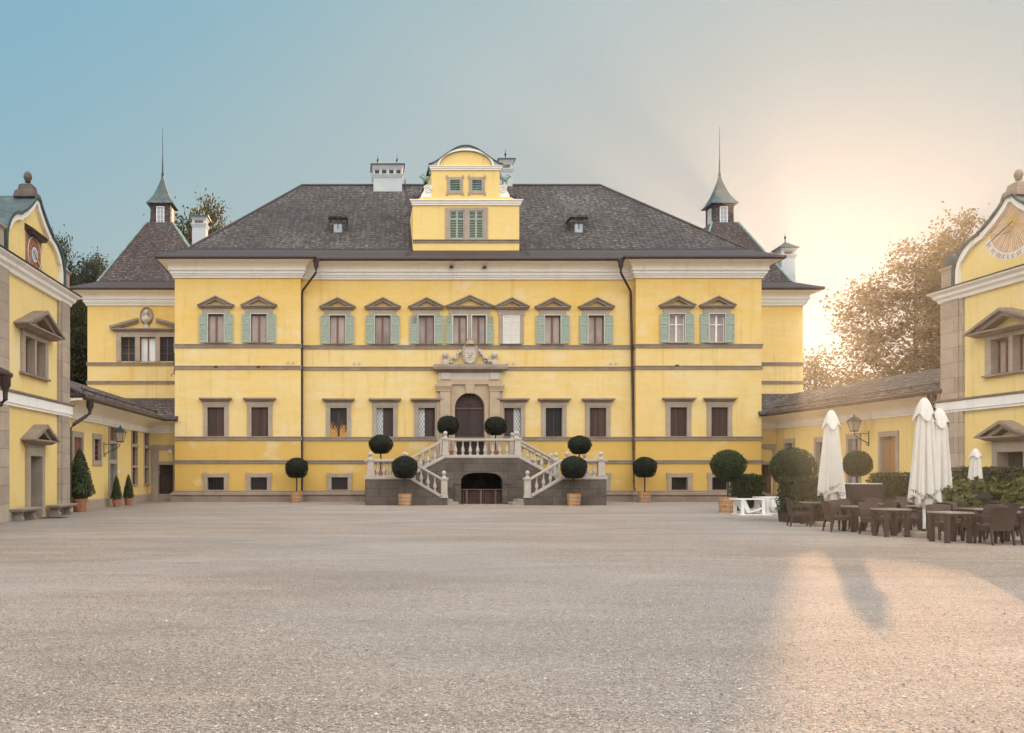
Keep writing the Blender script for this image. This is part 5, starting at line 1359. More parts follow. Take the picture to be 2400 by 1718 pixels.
def ball_tree(name, label, loc, cw, ch, zc, tub='tub', tr=.35, th=.62, seed=1, group=None, leaves=7500, leaf=.062, mat='topleaf', flat=None):
    """clipped ball on a stem in a tub; cw/ch crown size, zc height of its centre"""
    rnd = random.Random(seed); t = thing(name, label, 'topiary', (0, 0, 0), group)
    mb = tub_mb(tr, th); tb = mb.build('tub', M['tub'] if tub == 'tub' else M['terracotta'], t)
    if tub == 'tub':
        for z in (.1, th * .46, th - .14):
            rr = tr * (.90 + .10 * z / th)
            mb = MB(); mb.lathe((0, 0, z), [(rr + .004, 0), (rr + .012, .003), (rr + .013, .042), (rr + .006, .045)], 20); mb.build('hoop', M['hoop'], tb)
    else:
        mb = MB(); mb.lathe((0, 0, th - .07), [(tr * .97, 0), (tr * 1.07, .01), (tr * 1.08, .075), (tr * .9, .08)], 20); mb.build('rim', M['terracotta'], tb)
    mb = MB(); mb.lathe((0, 0, th - .10), [(tr * .88, 0), (tr * .6, .05), (.01, .06)], 14); mb.build('soil', M['soil'], t)
    mb = MB(); mb.tube([(0, 0, th - .1), (.015, .01, (th + zc) * .5), (-.01, .0, zc - ch * .25), (0, 0, zc)], .045, 8, .03); mb.build('trunk', M['bark'], t)
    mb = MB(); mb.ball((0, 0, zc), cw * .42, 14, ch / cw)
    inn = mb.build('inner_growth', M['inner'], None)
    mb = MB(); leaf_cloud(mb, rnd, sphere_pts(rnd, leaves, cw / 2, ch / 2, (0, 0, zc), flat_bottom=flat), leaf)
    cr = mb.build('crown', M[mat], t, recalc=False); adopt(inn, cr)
    t.location = loc
    return t
G1 = 'clipped ball trees in wooden tubs'
def yb(py): return EYE * 2000 / (py - 1110)
T0 = ball_tree('topiary_tree', 'clipped ball tree in a wooden tub by the downpipe farther from the sun', (X(695, 48.9), 48.9, 0), 1.32, 1.22, 1.95, seed=1, group=G1, flat=.50)
dup(T0, (X(949, 43.75), 43.75, 0), 1.1, 1.0, label='ball tree in a wooden tub before the stairs, on the side away from the cafe')
dup(T0, (X(1345, 43.75), 43.75, 0), 2.3, 1.0, label='ball tree in a wooden tub before the stairs, on the cafe side')
dup(T0, (X(1511, 48.9), 48.9, 0), 3.9, (1.0, 1.0, 1.02), label='ball tree in a wooden tub at the palace wall, between stairs and white picnic tables')
ball_tree('topiary_tree', 'largest ball tree, its wooden tub right beside the white picnic tables', (X(1706, 36.1), 36.1, 0), 1.40, 1.34, 2.0, seed=7, group=G1, tr=.38, th=.66, mat='hedgeleaf')
T9 = ball_tree('topiary_tree', 'broad ball tree whose wooden tub shows behind the hedge nearest the white picnic tables', (X(1857, 30.1), 30.1, 0), 1.52, 1.38, 1.86, seed=9, group=G1, tr=.40, th=.66, mat='hedgeleaf')
ball_tree('topiary_tree', 'ball tree under the wall lantern of the wing behind the cafe', (X(2009, 40.5), 40.5, 0), 1.26, 1.22, 2.1, seed=11, group=G1, mat='hedgeleaf')
G2 = 'clipped ball trees in terracotta pots on the staircase'
TP = ball_tree('topiary_tree', 'ball tree in a terracotta pot on the lower stair landing away from the cafe', (X(892, 46.6), 46.6, ZT1 - .02), 1.30, 1.08, 1.86, tub='pot', tr=.31, th=.44, seed=4, group=G2, flat=.46)
dup(TP, (X(1358, 46.6), 46.6, ZT1 - .02), 2.0, (.95, .95, .98), label='ball tree in a terracotta pot on the lower stair landing towards the cafe')
TQ = ball_tree('topiary_tree', 'ball tree in a pot on the top landing, half before the dark door', (X(1050, 47.9), 47.9, ZT2 - .02), 1.22, 1.10, 1.80, tub='pot', tr=.30, th=.40, seed=14, group=G2, flat=.47)
dup(TQ, (X(1162, 47.9), 47.9, ZT2 - .02), 2.6, (1.02, 1.02, .98), label='ball tree in a pot on the top landing before the lattice window')
# cone shaped laurels in clay pots
def cone_shrub(label, loc, w, h, pr, ph, seed, n, leaf, mat='coneleaf'):
    rnd = random.Random(seed); t = thing('cone_shrub', label, 'shrub', (0, 0, 0), 'laurels in clay pots')
    mb = MB(); mb.lathe((0, 0, 0), [(pr * .70, 0), (pr * .74, .02), (pr * .97, ph * .82), (pr * 1.04, ph * .83), (pr * 1.05, ph), (pr * .92, ph), (pr * .9, ph - .06), (.01, ph - .06)], 24); mb.build('pot', M['terracotta'], t, smooth=True)
    mb = MB(); mb.tube([(0, 0, ph - .1), (0, 0, ph + .3), (.01, 0, ph + h * .8)], .04, 8, .01); mb.build('trunk', M['bark'], t)
    pts = []; 
    def rad(q): return w / 2 * (math.sin(min(1, q / .16) * PI / 2) if q < .16 else 1) * (1 - max(0, q - .16) / .86) ** .72
    for i in range(n):
        q = rnd.random() ** 1.25; a = rnd.random() * 6.283
        r = rad(q) * (1 - .22 * rnd.random() ** 2 + .06 * math.sin(4 * a + 9 * q) + .05 * math.sin(7 * a - 13 * q) + (.07 if rnd.random() < .1 else 0))
        pts.append((Vector((r * math.cos(a), r * math.sin(a), ph - .06 + q * h + rnd.uniform(-.03, .03))), Vector((math.cos(a), math.sin(a), .55))))
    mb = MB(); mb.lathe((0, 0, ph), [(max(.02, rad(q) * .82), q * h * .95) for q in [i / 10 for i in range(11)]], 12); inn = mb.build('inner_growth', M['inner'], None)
    mb = MB(); leaf_cloud(mb, rnd, pts, leaf); cr = mb.build('crown', M[mat], t, recalc=False); adopt(inn, cr)
    t.location = loc; return t
cone_shrub('tall cone shaped laurel in a big clay pot beside the stone bench', (X(187, 36.7), 36.7, 0), 1.26, 2.15, .33, .58, 21, 3800, .10)
CS = cone_shrub('small cone laurel in a clay pot right beside the grey service door', (X(273, 42.4), 42.4, 0), .56, 1.22, .215, .36, 22, 1500, .075)
dup(CS, (X(301, 44.3), 44.3, 0), 1.4, (1.0, 1.0, 1.03), label='small cone laurel in a clay pot, the one farther along from the grey service door')
def hedge(name, label, loc, w, d, h, seed, box=True, mat='hedgeleaf', n=4200, leaf=.09, planter=True, rough=.05, tubw=0):
    rnd = random.Random(seed); t = thing(name, label, 'hedge' if box else 'bush', (0, 0, 0), 'hedges and bushes round the cafe tables')
    z0 = .30 if planter else .05
    if planter:
        mb = MB(); mb.frus(W, (-w / 2 + .06, w / 2 - .06, -d / 2 + .06, d / 2 - .06), 0, (-w / 2 + .03, w / 2 - .03, -d / 2 + .03, d / 2 - .03), .36); mb.build('planter', M['cloth'], t)
    pts = []
    ph = [rnd.random() * 6 for _ in range(4)]
    for i in range(n):
        f = rnd.random(); 
        if box:
            A = (h * d, h * d, h * w, h * w, w * d); r = rnd.random() * sum(A); k = 0
            while r > A[k]: r -= A[k]; k += 1
            u, v = rnd.uniform(-.5, .5), rnd.uniform(-.5, .5)
            p, nn = [((-.5, u, v), (-1, 0, 0)), ((.5, u, v), (1, 0, 0)), ((u, -.5, v), (0, -1, 0)), ((u, .5, v), (0, 1, 0)), ((u, v, .5), (0, 0, 1))][k]
            s_ = 1 - .18 * rnd.random() ** 2 + rough * math.sin(9 * p[0] * w + ph[0]) * math.cos(7 * p[2] * h + ph[1]) + (.05 if rnd.random() < .1 else 0)
            pts.append((Vector((p[0] * w * s_, p[1] * d * s_, z0 + (h - z0) * (.5 + p[2] * s_))), Vector(nn)))
        else:
            z = rnd.uniform(-.6, 1); a = rnd.random() * 6.283; r = math.sqrt(max(0, 1 - z * z)); dd = Vector((r * math.cos(a), r * math.sin(a), z))
            k = .72 + .2 * math.sin(3 * a + ph[0]) * r + .14 * math.sin(5 * z + 4 * a + ph[1]) + .12 * math.sin(9 * a - 6 * z + ph[2]); k *= 1 - .3 * rnd.random() ** 2
            pts.append((Vector((dd.x * w / 2 * k * 1.15, dd.y * d / 2 * k * 1.15, z0 + (h - z0) * (.38 + .55 * dd.z * k))), (dd + Vector((0, 0, .6))).normalized()))
    mb = MB()
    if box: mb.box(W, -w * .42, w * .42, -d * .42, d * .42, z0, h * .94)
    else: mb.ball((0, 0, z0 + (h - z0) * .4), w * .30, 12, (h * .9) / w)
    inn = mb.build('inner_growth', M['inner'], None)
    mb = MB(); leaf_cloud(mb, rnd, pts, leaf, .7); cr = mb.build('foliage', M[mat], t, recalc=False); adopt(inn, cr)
    t.location = loc; return t
hedge('box_hedge', 'square clipped hedge right behind the white picnic tables', (X(1751, 38.2), 38.2, 0), 1.16, 1.0, 1.60, 31)
hedge('box_hedge', 'square clipped hedge in a dark planter beside the outermost cafe table', (X(1884, 28.95), 28.95, 0), 1.34, 1.1, 1.50, 32)
hedge('box_hedge', 'clipped hedge behind the dark cloth covered counter', (X(2100, 35), 35, 0), 1.75, 1.0, 1.66, 33)
hedge('box_hedge', 'long clipped hedge before the sundial pavilion door', (X(2340, 30.5), 30.5, 0), 3.1, .9, 1.86, 34, n=6500)
hedge('laurel_bush', 'loose yellowish laurel bush behind the rattan chairs', (X(2290, 25.6), 25.6, 0), 2.0, 1.5, 1.70, 35, False, 'bushleaf', 3200, .17)
hedge('laurel_bush', 'spreading laurel bush at the edge of view behind the armchairs', (X(2400, 25.0), 25.0, 0), 1.9, 1.5, 1.72, 36, False, 'bushleaf', 3000, .17)
hedge('laurel_bush', 'dark laurel bush between the two tallest parasols and the counter', (X(2210, 29.5), 29.5, 0), 2.0, 1.2, 1.56, 37, False, 'hedgeleaf', 2600, .14)

# ------------------------------------------------------------------ trees
def tree(name, label, seed, h, lobes, mat, leaf, dens=1.0, trunk=.38, group='trees behind the palace', droop=0):
    """lobes: (x, y, z, r) limbs' foliage masses; clumps of leaves sit on and in each mass"""
    rnd = random.Random(seed); t = thing(name, label, 'tree', (0, 0, 0), group)
    top = max(l[2] for l in lobes)
    mb = MB(); pts = [(0, 0, -.2)] + [(rnd.uniform(-.15, .15), rnd.uniform(-.15, .15), top * q) for q in (.25, .5, .75)] + [(0, 0, top)]
    mb.tube(pts, trunk, 10, .06)
    mc = MB()
    for (x, y, z, r) in lobes:
        b = Vector((0, 0, max(h * .1, z - math.hypot(x, y) * .9 - r * .4))); e = Vector((x, y, z))
        mb.tube([b, (b + e) / 2 + Vector((0, 0, -.1 * r)), e], .05 + .025 * r, 6, .03)
        n = int(9 * dens * r ** 1.75) + 5
        for k in range(n):
            d = Vector((rnd.gauss(0, 1), rnd.gauss(0, 1), rnd.gauss(0, .9))).normalized()
            q = r * (.45 + .62 * rnd.random() ** .6) * (1 + (.22 if rnd.random() < .18 else 0))
            p = e + Vector((d.x * q, d.y * q, d.z * q * .85 - droop * q * .3))
            if rnd.random() < .35: mb.tube([e, (e + p) / 2 + Vector((0, 0, -.05)), p], .035, 4, .012)
            cs = .42 + .42 * rnd.random(); L = []
            for m in range(int(24 + 26 * rnd.random())):
                o = Vector((rnd.gauss(0, 1) * cs, rnd.gauss(0, 1) * cs, rnd.gauss(0, .5) * cs)) + d * abs(rnd.gauss(0, .35))
                if droop: o.z -= .35 * math.hypot(o.x, o.y)
                L.append((p + o, (d * .5 + Vector((0, 0, .9))).normalized()))
            leaf_cloud(mc, rnd, L, leaf, .55)
    mb.build('trunk', M['bark'], t)
    mc.build('crown', M[mat], t, recalc=False)
    return t
def rnd_lobes(seed, h, w, n, zlo=.28):
    r_ = random.Random(seed); out = []
    for i in range(n):
        q = zlo + (1 - zlo) * (i + r_.random() * .8) / n
        env = math.sin(PI * min(.97, max(.12, (q - zlo * .55) / (1.12 - zlo * .55)))) ** .7
        a = i * 2.4 + r_.uniform(-.5, .5); rr = w * .34 * env * r_.uniform(.5, 1.1)
        out.append((rr * math.cos(a), rr * math.sin(a), h * q * .93, w * r_.uniform(.15, .22) * (.65 + .5 * env)))
    return out
def put(t, px, Y, sc=1, rz=0): t.location = (X(px, Y), Y, 0); t.rotation_euler = (0, 0, rz); t.scale = (sc,) * 3 if not isinstance(sc, tuple) else sc
def tdup(src, px, Y, sc, rz, label): return dup(src, (X(px, Y), Y, 0), rz, sc, label=label)
ta = tree('leafy_tree', 'tall dark leafy tree filling the gap between clock pavilion and corner block', 41, 17, rnd_lobes(2, 17, 12, 17, .12), 'treeleaf', .36, 1.35)
put(ta, 150, 78)
big = [(.4, 0, 21.3, 2.3), (2.4, 1, 20.0, 2.4), (-1.6, .5, 18.6, 2.4), (-4.6, 0, 18.0, 1.9), (-3.4, 1.5, 15.6, 2.7), (.6, -1, 16.6, 3.0), (4.0, 0, 17.0, 2.9), (-5.0, -.6, 12.6, 2.0), (-1.6, -1.5, 13, 3.2), (2.6, -1.5, 13, 3.4), (5.6, .5, 13, 3.0), (-4.4, .8, 9.4, 3.0), (0, -1.5, 9.2, 3.6), (4.2, -1, 9, 3.4), (-3.2, -.5, 5.2, 3.0), (1.6, -1, 5.0, 3.4), (5.6, 0, 5.4, 3.0)]
tb_ = tree('leafy_tree', 'biggest backlit tree before the glow, behind the wing with the parasols', 42, 23, big, 'backleaf', .36, .82, .5)
put(tb_, 2146, 80)
tc_ = tree('leafy_tree', 'small loose tree in the bright gap beside the palace corner', 43, 11, [(0, 0, 10.2, 1.1), (.9, 0, 9.2, 1.0), (-.9, .3, 8.6, 1.2), (.4, 0, 7.4, 1.4), (-.6, -.3, 6.0, 1.4), (1.2, 0, 5.6, 1.3), (0, .3, 4.4, 1.7)], 'backleaf', .30, .9, .2)
put(tc_, 1910, 76, (1, 1, 1.12))
con = []
for i in range(15):
    q = i / 14; a = i * 2.4; w_ = (1 - q) ** .8 * 2.1
    con += [(w_ * math.cos(a + b), w_ * math.sin(a + b), 4 + q * 17.2, .55 + .95 * (1 - q)) for b in (0, 2.1, 4.2)]
td = tree('conifer_tree', 'spruce with a pointed top peeping over the corner block roof line', 44, 22, con, 'needle', .30, 1.0, .3, droop=1)
put(td, 205, 92, (1, 1, 1.14))
tdup(td, 172, 90, (.85, .85, 1.05), 2.0, 'slimmer spruce just above the pavilion corner')
tdup(td, 233, 94, (.9, .9, 1.17), 4.1, 'spruce whose top touches the sloping hip of the corner block')
tdup(td, 190, 84, (1.1, 1.1, .9), 1.1, 'dark spruce standing lower between the two taller spruces')
tdup(ta, 466, 76, (.70, .70, 1.50), 1.2, 'leafy tree top showing between lantern turret and white chimney')
tdup(ta, 128, 66, (.38, .38, 1.17), 2.7, 'slender tree right behind the gable of the clock pavilion')
tdup(ta, 185, 66, (.6, .6, .74), .4, 'dark tree low in the gap behind the wing roof')
tdup(tb_, 2250, 88, (.8, .8, 1.22), 1.0, 'backlit tree rising behind the sundial gable')
tdup(tc_, 2040, 72, (1.4, 1.4, .86), 2.4, 'low backlit tree before the biggest tree, behind the wing roof')
tdup(tc_, 1985, 84, (1.3, 1.3, .95), 4.4, 'thin backlit tree between the small loose tree and the biggest tree')
# ================================================================== FURNITURE
def bench(label, y0, y1):
    t = thing('stone_bench', label, 'bench', (-11.85, (y0 + y1) / 2, 0), 'stone benches before the clock pavilion')
    f = Fr((-11.98, 0, 0), (0, 1, 0), (1, 0, 0))
    mb = MB(); mb.box(f, y0, y1, .0, .52, .40, .44); mb.frus(f, (y0 + .05, y1 - .05, 0, .47), .33, (y0, y1, 0, .52), .40); mb.build('seat', M['slab'], t)
    for q in (.2, .8):
        yy = y0 + (y1 - y0) * q
        mb = MB(); mb.prism(Fr((0, yy, 0), (1, 0, 0), (0, 1, 0)), [(-11.98, 0), (-11.60, 0), (-11.58, .08), (-11.66, .2), (-11.56, .33), (-11.98, .33)], -.09, .09); mb.build('support', M['slab'], t)
bench('stone bench on the near side of the pavilion door, below the clock', 29.15, 31.0)
bench('stone bench between the pavilion door and the tall cone laurel', 32.75, 34.9)
mb = MB(); mb.box(W, -11.75, -11.0, 31.35, 32.3, 0.004, .02); tag(mb.build('door_mat', M['cloth']), 'dark flat mat on the gravel before the clock pavilion door', 'mat')

def wall_lantern(label, fr, u, z, out):
    """fr: wall frame; bracket at u; lamp hangs `out` from the wall, z = lamp bottom"""
    t = thing('wall_lantern', label, 'lantern', fr.p(u, 0, z))
    mb = MB()
    pts = [fr.p(u, .0, z - .62), fr.p(u, .06, z - .70), fr.p(u, .12, z - .64), fr.p(u, .06, z - .58)]
    mb.tube([fr.p(u, .04, z - .60), fr.p(u, .14, z - .56), fr.p(u, .30, z - .46), fr.p(u, out * .7, z - .36), fr.p(u, out * .97, z - .18), fr.p(u, out, z)], .022, 8)
    mb.tube([fr.p(u, .02, z - .12), fr.p(u, out * .97, z - .12)], .016, 6); mb.tube([fr.p(u, .04, z - .6), fr.p(u, .02, z - .68), fr.p(u, .09, z - .72), fr.p(u, .13, z - .66), fr.p(u, .09, z - .62)], .016, 6)
    mb.box(fr, u - .03, u + .03, 0, .02, z - .75, z - .0); mb.build('bracket', M['iron'], t)
    f2 = Fr(fr.p(u, out, 0), fr.u, fr.v)
    mb = MB(); mb.frus(f2, (-.12, .12, -.12, .12), z + .02, (-.21, .21, -.21, .21), z + .46); lamp = mb.build('lamp_glass', M['lampglass'], t)
    mb = MB()
    for sx in (-1, 1):
        for sy in (-1, 1): mb.tube([f2.p(sx * .125, sy * .125, z + .02), f2.p(sx * .215, sy * .215, z + .46)], .014, 5)
    mb.box(f2, -.14, .14, -.14, .14, z - .03, z + .02)
    mb.build('lamp_frame', M['iron'], lamp)
    mb = MB(); mb.frus(f2, (-.27, .27, -.27, .27), z + .46, (-.14, .14, -.14, .14), z + .64); mb.frus(f2, (-.14, .14, -.14, .14), z + .64, (-.03, .03, -.03, .03), z + .74); mb.lathe(f2.p(0, 0, z + .73), [(.03, 0), (.05, .05), (.01, .1)], 8); mb.build('lamp_roof', M['copper'], lamp)
wall_lantern('iron lantern on a curved bracket beside the grey service door', FWL, X(0, 1) * 0 + (42.05 - YW0), 3.22, .82)
wall_lantern('iron lantern on a curved bracket above the cafe, on the wing behind the parasols', FWR, (42.3 - Y0r) / ud.y, 3.76, .75)
# small iron sign bracket on the palace corner
t = thing('sign_bracket', 'dark iron bracket with a small scroll on the palace corner next to the bust', 'bracket', (XL, 50.2, 7.2))
mb = MB(); mb.box(W, XL - .10, XL - .005, 50.15, 50.22, 7.55, 8.75); mb.build('iron_bar', M['iron'], t)
mb = MB(); mb.tube([(XL - .04, 50.18, 7.55)] + [(XL - .18 + (.15 - .02 * i) * math.cos(i * .8), 50.18, 7.42 + (.15 - .02 * i) * math.sin(i * .8)) for i in range(7)], .02, 6); mb.build('scroll', M['iron'], t)

# ------------------------------------------------------------------ closed parasols
def parasol(label, loc, top, wmax, seed, words, slab='octagon', rot=0, small=False):
    rnd = random.Random(seed); t = thing('parasol', label, 'parasol', (0, 0, 0), 'closed white parasols')
    nl = 8
    zh = .92 if not small else top - 1.45                                             # hem height
    capz = top - (.52 if not small else .28)
    kk = wmax / .74
    def hem(a): return zh + (.10 + .10 * math.cos(a * 4 + rot + .6) + .05 * math.sin(a * 7 + seed)) * (1 if not small else .3)
    def rb(a, q):                                                                   # body radius, q 0 at cap, 1 at hem
        base = (.165 + .125 * q ** .9) * kk
        fold = .15 + .27 * q
        w_ = nl * a + rot + .35 * math.sin(2 * a + seed) + .25 * math.sin(3 * a + 2 * seed + 1.5 * q)
        c = 2 * abs(((w_ / (2 * PI)) % 1) * 2 - 1) - 1
        c2 = math.cos(2.0 * w_ + seed + 2 * q)
        return base * (1 + fold * (.55 * c + .22 * c2 + .14 * math.sin(3 * a + seed) + .10 * math.sin(17 * a + seed * 2) * q))
    na, nz = 144, 22
    mb = MB(); P = []; Fc = []
    for j in range(nz + 1):
        q = j / nz
        for i in range(na):
            a = 2 * PI * i / na; z = capz + .12 + (hem(a) - capz - .12) * q; r = rb(a, q)
            P.append((r * math.cos(a), r * math.sin(a), z))
    for j in range(nz):
        for i in range(na): Fc.append((j * na + i, j * na + (i + 1) % na, (j + 1) * na + (i + 1) % na, (j + 1) * na + i))
    # turned-in hem
    n0 = len(P)
    for i in range(na):
        a = 2 * PI * i / na; r = rb(a, 1) * .86; P.append((r * math.cos(a), r * math.sin(a), hem(a) + .03))
    for i in range(na): Fc.append((nz * na + i, nz * na + (i + 1) % na, n0 + (i + 1) % na, n0 + i))
    mb.poly(P, Fc); can = mb.build('canopy', M['canvas'], t, smooth=True, recalc=False)
    # wind vent cap on top
    mb = MB(); P = []; Fc = []; m = 10
    for j in range(m + 1):
        q = j / m
        for i in range(na):
            a = 2 * PI * i / na
            r = (.025 + (.215 * kk) * q ** .72) * (1 + .10 * q * math.cos(4 * a + rot + 1.2) + .05 * q * math.cos(9 * a + seed))
            z = top - (top - capz + .10 * math.cos(4 * a + rot + 1.2) * (1 if not small else .4)) * q ** 1.25
            P.append((r * math.cos(a), r * math.sin(a), z))
    for j in range(m):
        for i in range(na): Fc.append((j * na + i, j * na + (i + 1) % na, (j + 1) * na + (i + 1) % na, (j + 1) * na + i))
    Fc.append(tuple(range(na))); mb.poly(P, Fc); mb.build('vent_cap', M['canvas'], t, smooth=True, recalc=False)
    mb = MB(); mb.tube([(0, 0, .1), (0, 0, top - .05)], .036 if not small else .025, 12); mb.build('pole', M['whitepaint'], t, smooth=True)
    # folds hanging below the hem
    if not small:
        mb = MB()
        for a_, dr in ((-1.9, .12), (-1.2, .16), (2.2, .12)):
            c = Vector((math.cos(a_), math.sin(a_), 0)) * .11
            mb.lathe((c.x, c.y, zh - .17), [(.03, 0), (.075, .03), (.10, .10), (.11, .2), (.10, .36)], 12)
        mb.build('tucked_cloth', M['canvas'], t, smooth=True)
    mb = MB()
    if slab == 'octagon':
        mb.lathe((0, 0, 0), [(.47, 0), (.48, .02), (.48, .125), (.46, .14), (.01, .142)], 8); 
    else: mb.lathe((0, 0, 0), [(.3, 0), (.3, .06), (.05, .08)], 16)
    b = mb.build('base', M['slab'], t)
    if slab == 'octagon':
        mb = MB(); mb.box(W, -.012, .012, -.46, .46, .14, .148); mb.box(W, -.46, -.013, -.012, .012, .14, .148); mb.box(W, .013, .46, -.012, .012, .14, .148); mb.lathe((0, 0, .142), [(.07, 0), (.07, .06), (.05, .07)], 12); mb.build('base_joint', M['iron'], b)
    # lettering along the hem
    for txt, ac, tilt, size in words:
        mb = MB(); vs, fs = text_mesh(txt, size); P = []
        for v in vs:
            a = ac + v.x / (.30 * kk)
            z = hem(ac) + .11 + v.y + tilt * v.x; q = (capz + .12 - z) / (capz + .12 - hem(a)); q = max(0, min(1, q))
            r = rb(a, q) + .008
            P.append((r * math.cos(a), r * math.sin(a), z))
        mb.poly(P, fs); mb.build('lettering', M['ink'], can, recalc=False)
    t.location = loc
    return t
va = -PI / 2 - .5                                           # side of the parasols that faces the courtyard's middle
parasol('closed white parasol, lettered along its hem, standing nearest on the outer slab', (X(2166, 22.3), 22.3, 0), 3.63, .78, 3, [('RÖMERQUELLE', va + .85, .55, .105), ('RÖMERQU', va - .75, -.55, .105)])
parasol('closed white parasol by the table beside the clipped hedge, farthest from the armchairs', (X(1948, 26.6), 26.6, 0), 3.63, .80, 5, [('RÖM', va - .62, .4, .115), ('EL', va + .0, -.4, .115), ('RÖM', va + .5, .5, .115), ('RÖM', va + 1.12, .5, .115)])
parasol('closed white parasol peeping out directly behind the nearest one', (X(2201, 25.9), 25.9, 0), 3.63, .84, 8, [('MERQ', va - .2, .3, .11), ('RÖMER', va + .9, .4, .11)])
parasol('small closed white parasol rising over the hedge by the sundial pavilion door', (X(2286, 29), 29, 0), 2.5, .52, 6, [], slab='round', small=True)

# ------------------------------------------------------------------ rattan chairs and tables
def chair_proto():
    t = thing('rattan_armchair', 'x', 'armchair', (0, 0, 0), 'dark rattan armchairs of the cafe')
    f = Fr((0, 0, 0), (1, 0, 0), (0, 1, 0))                     # faces +y
    mb = MB(); mb.frus(f, (-.26, .26, -.26, .27), .33, (-.27, .27, -.27, .28), .43); mb.frus(f, (-.27, .27, -.27, .28), .43, (-.25, .25, -.25, .26), .455); mb.build('seat', M['rattan'], t)
    mb = MB(); n = 8; P = []; Fc = []
    prof = [(.33, -.26, .255), (.45, -.27, .265), (.65, -.31, .275), (.80, -.35, .28), (.86, -.37, .275)]
    for j, (z, y, w) in enumerate(prof):
        for i in range(n + 1):
            u = -1 + 2 * i / n; zz = z + (.015 * (1 - u * u) if j >= 3 else 0)
            P.append((u * w, y - .045 * (1 - u * u), zz)); 
        for i in range(n, -1, -1):
            u = -1 + 2 * i / n; zz = z + (.015 * (1 - u * u) if j >= 3 else 0)
            P.append((u * w, y + .045 - .045 * (1 - u * u), zz))
    m = 2 * (n + 1)
    for j in range(len(prof) - 1):
        for i in range(m): Fc.append((j * m + i, j * m + (i + 1) % m, (j + 1) * m + (i + 1) % m, (j + 1) * m + i))
    Fc += [tuple(range(m))[::-1], tuple(range((len(prof) - 1) * m, len(prof) * m))]
    mb.poly(P, Fc); mb.build('backrest', M['rattan'], t, smooth=True)
    for s in (-1, 1):
        mb = MB(); a, b = sorted((s * .225, s * .275)); a2, b2 = sorted((s * .235, s * .268))
        mb.frus(f, (a2, b2, .23, .275), 0, (a, b, .20, .275), .34); mb.build('leg', M['rattan'], t)
        mb = MB(); mb.frus(f, (a2, b2, -.335, -.295), 0, (a, b, -.285, -.22), .34); mb.build('leg', M['rattan'], t)
        mb = MB(); a, b = sorted((s * .25, s * .31)); mb.frus(f, (a, b, -.30, .20), .635, (a, b, -.30, .20), .67); mb.frus(f, (a, b, .20, .27), .60, (a, b, .18, .25), .665); mb.frus(f, (a + .008, b - .008, .215, .265), .44, (a + .004, b - .004, .20, .262), .602); mb.build('armrest', M['rattan'], t)
    return t
def table_proto():
    t = thing('cafe_table', 'x', 'table', (0, 0, 0), 'square dark tables of the cafe')
    f = W
    mb = MB(); mb.box(f, -.335, .335, -.335, .335, .70, .735); mb.build('table_top', M['tabletop'], t)
    mb = MB(); mb.box(f, -.30, .30, -.30, .30, .64, .699); mb.build('apron', M['rattan'], t)
    for sx in (-1, 1):
        for sy in (-1, 1):
            mb = MB(); a, b = sorted((sx * .22, sx * .31)); c, d = sorted((sy * .22, sy * .31)); mb.box(f, a, b, c, d, 0, .64); mb.build('leg', M['rattan'], t)
    return t
CH, TB = chair_proto(), table_proto()
rndc = random.Random(77)
first = {'c': True, 't': True}
def place(kind, x, y, rz, label):
    src = CH if kind == 'c' else TB
    if first[kind]:
        first[kind] = False; src.location = (x, y, 0); src.rotation_euler = (0, 0, rz); src['label'] = label; return src
    return dup(src, (x, y, 0), rz, 1, label=label)
# (table x, y, what singles the table out)
TT = [(14.22, 20.5, 'the table nearest the open gravel'),
      (13.97, 22.40, 'the table touching the nearest parasol base'),
      (14.25, 24.3, 'the table beside the hedge side parasol'),
      (14.78, 27.65, 'the table before the clipped planter hedge'),
      (16.35, 26.3, 'the table right before the dark counter'),
      (16.05, 20.5, 'the table at the edge of view'),
      (16.4, 22.6, 'the table behind the nearest parasol pole'),
      (16.2, 24.4, 'the table under the half hidden parasol'),
      (18.4, 23.6, 'the table against the yellowish laurel bush'),
      (18.3, 27.6, 'the table against the hedge behind the counter')]
SIDE = {'w': (-.60, 0, -PI / 2, 'courtyard'), 'e': (.60, 0, PI / 2, 'wing'), 's': (0, -.68, 0, 'camera'), 'n': (0, .68, PI, 'palace')}
for i, (x, y, d) in enumerate(TT):
    place('t', x, y, rndc.uniform(-.04, .04), 'square dark table, ' + d.replace('the table ', 'the one '))
seat = [(0, 'n'), (0, 'e'), (1, 'e'), (1, 'n'), (1, 'w'), (2, 'w'), (2, 'e'), (2, 'n'), (3, 'w'), (3, 'e'), (4, 'w'), (4, 'e'), (4, 'n'), (5, 'w'), (5, 's'), (5, 'n'), (5, 'e'), (6, 'w'), (6, 'e'), (6, 'n'), (7, 'w'), (7, 'e'), (7, 'n'), (8, 'w'), (8, 's'), (8, 'n'), (9, 'w'), (9, 'n'), (9, 's')]
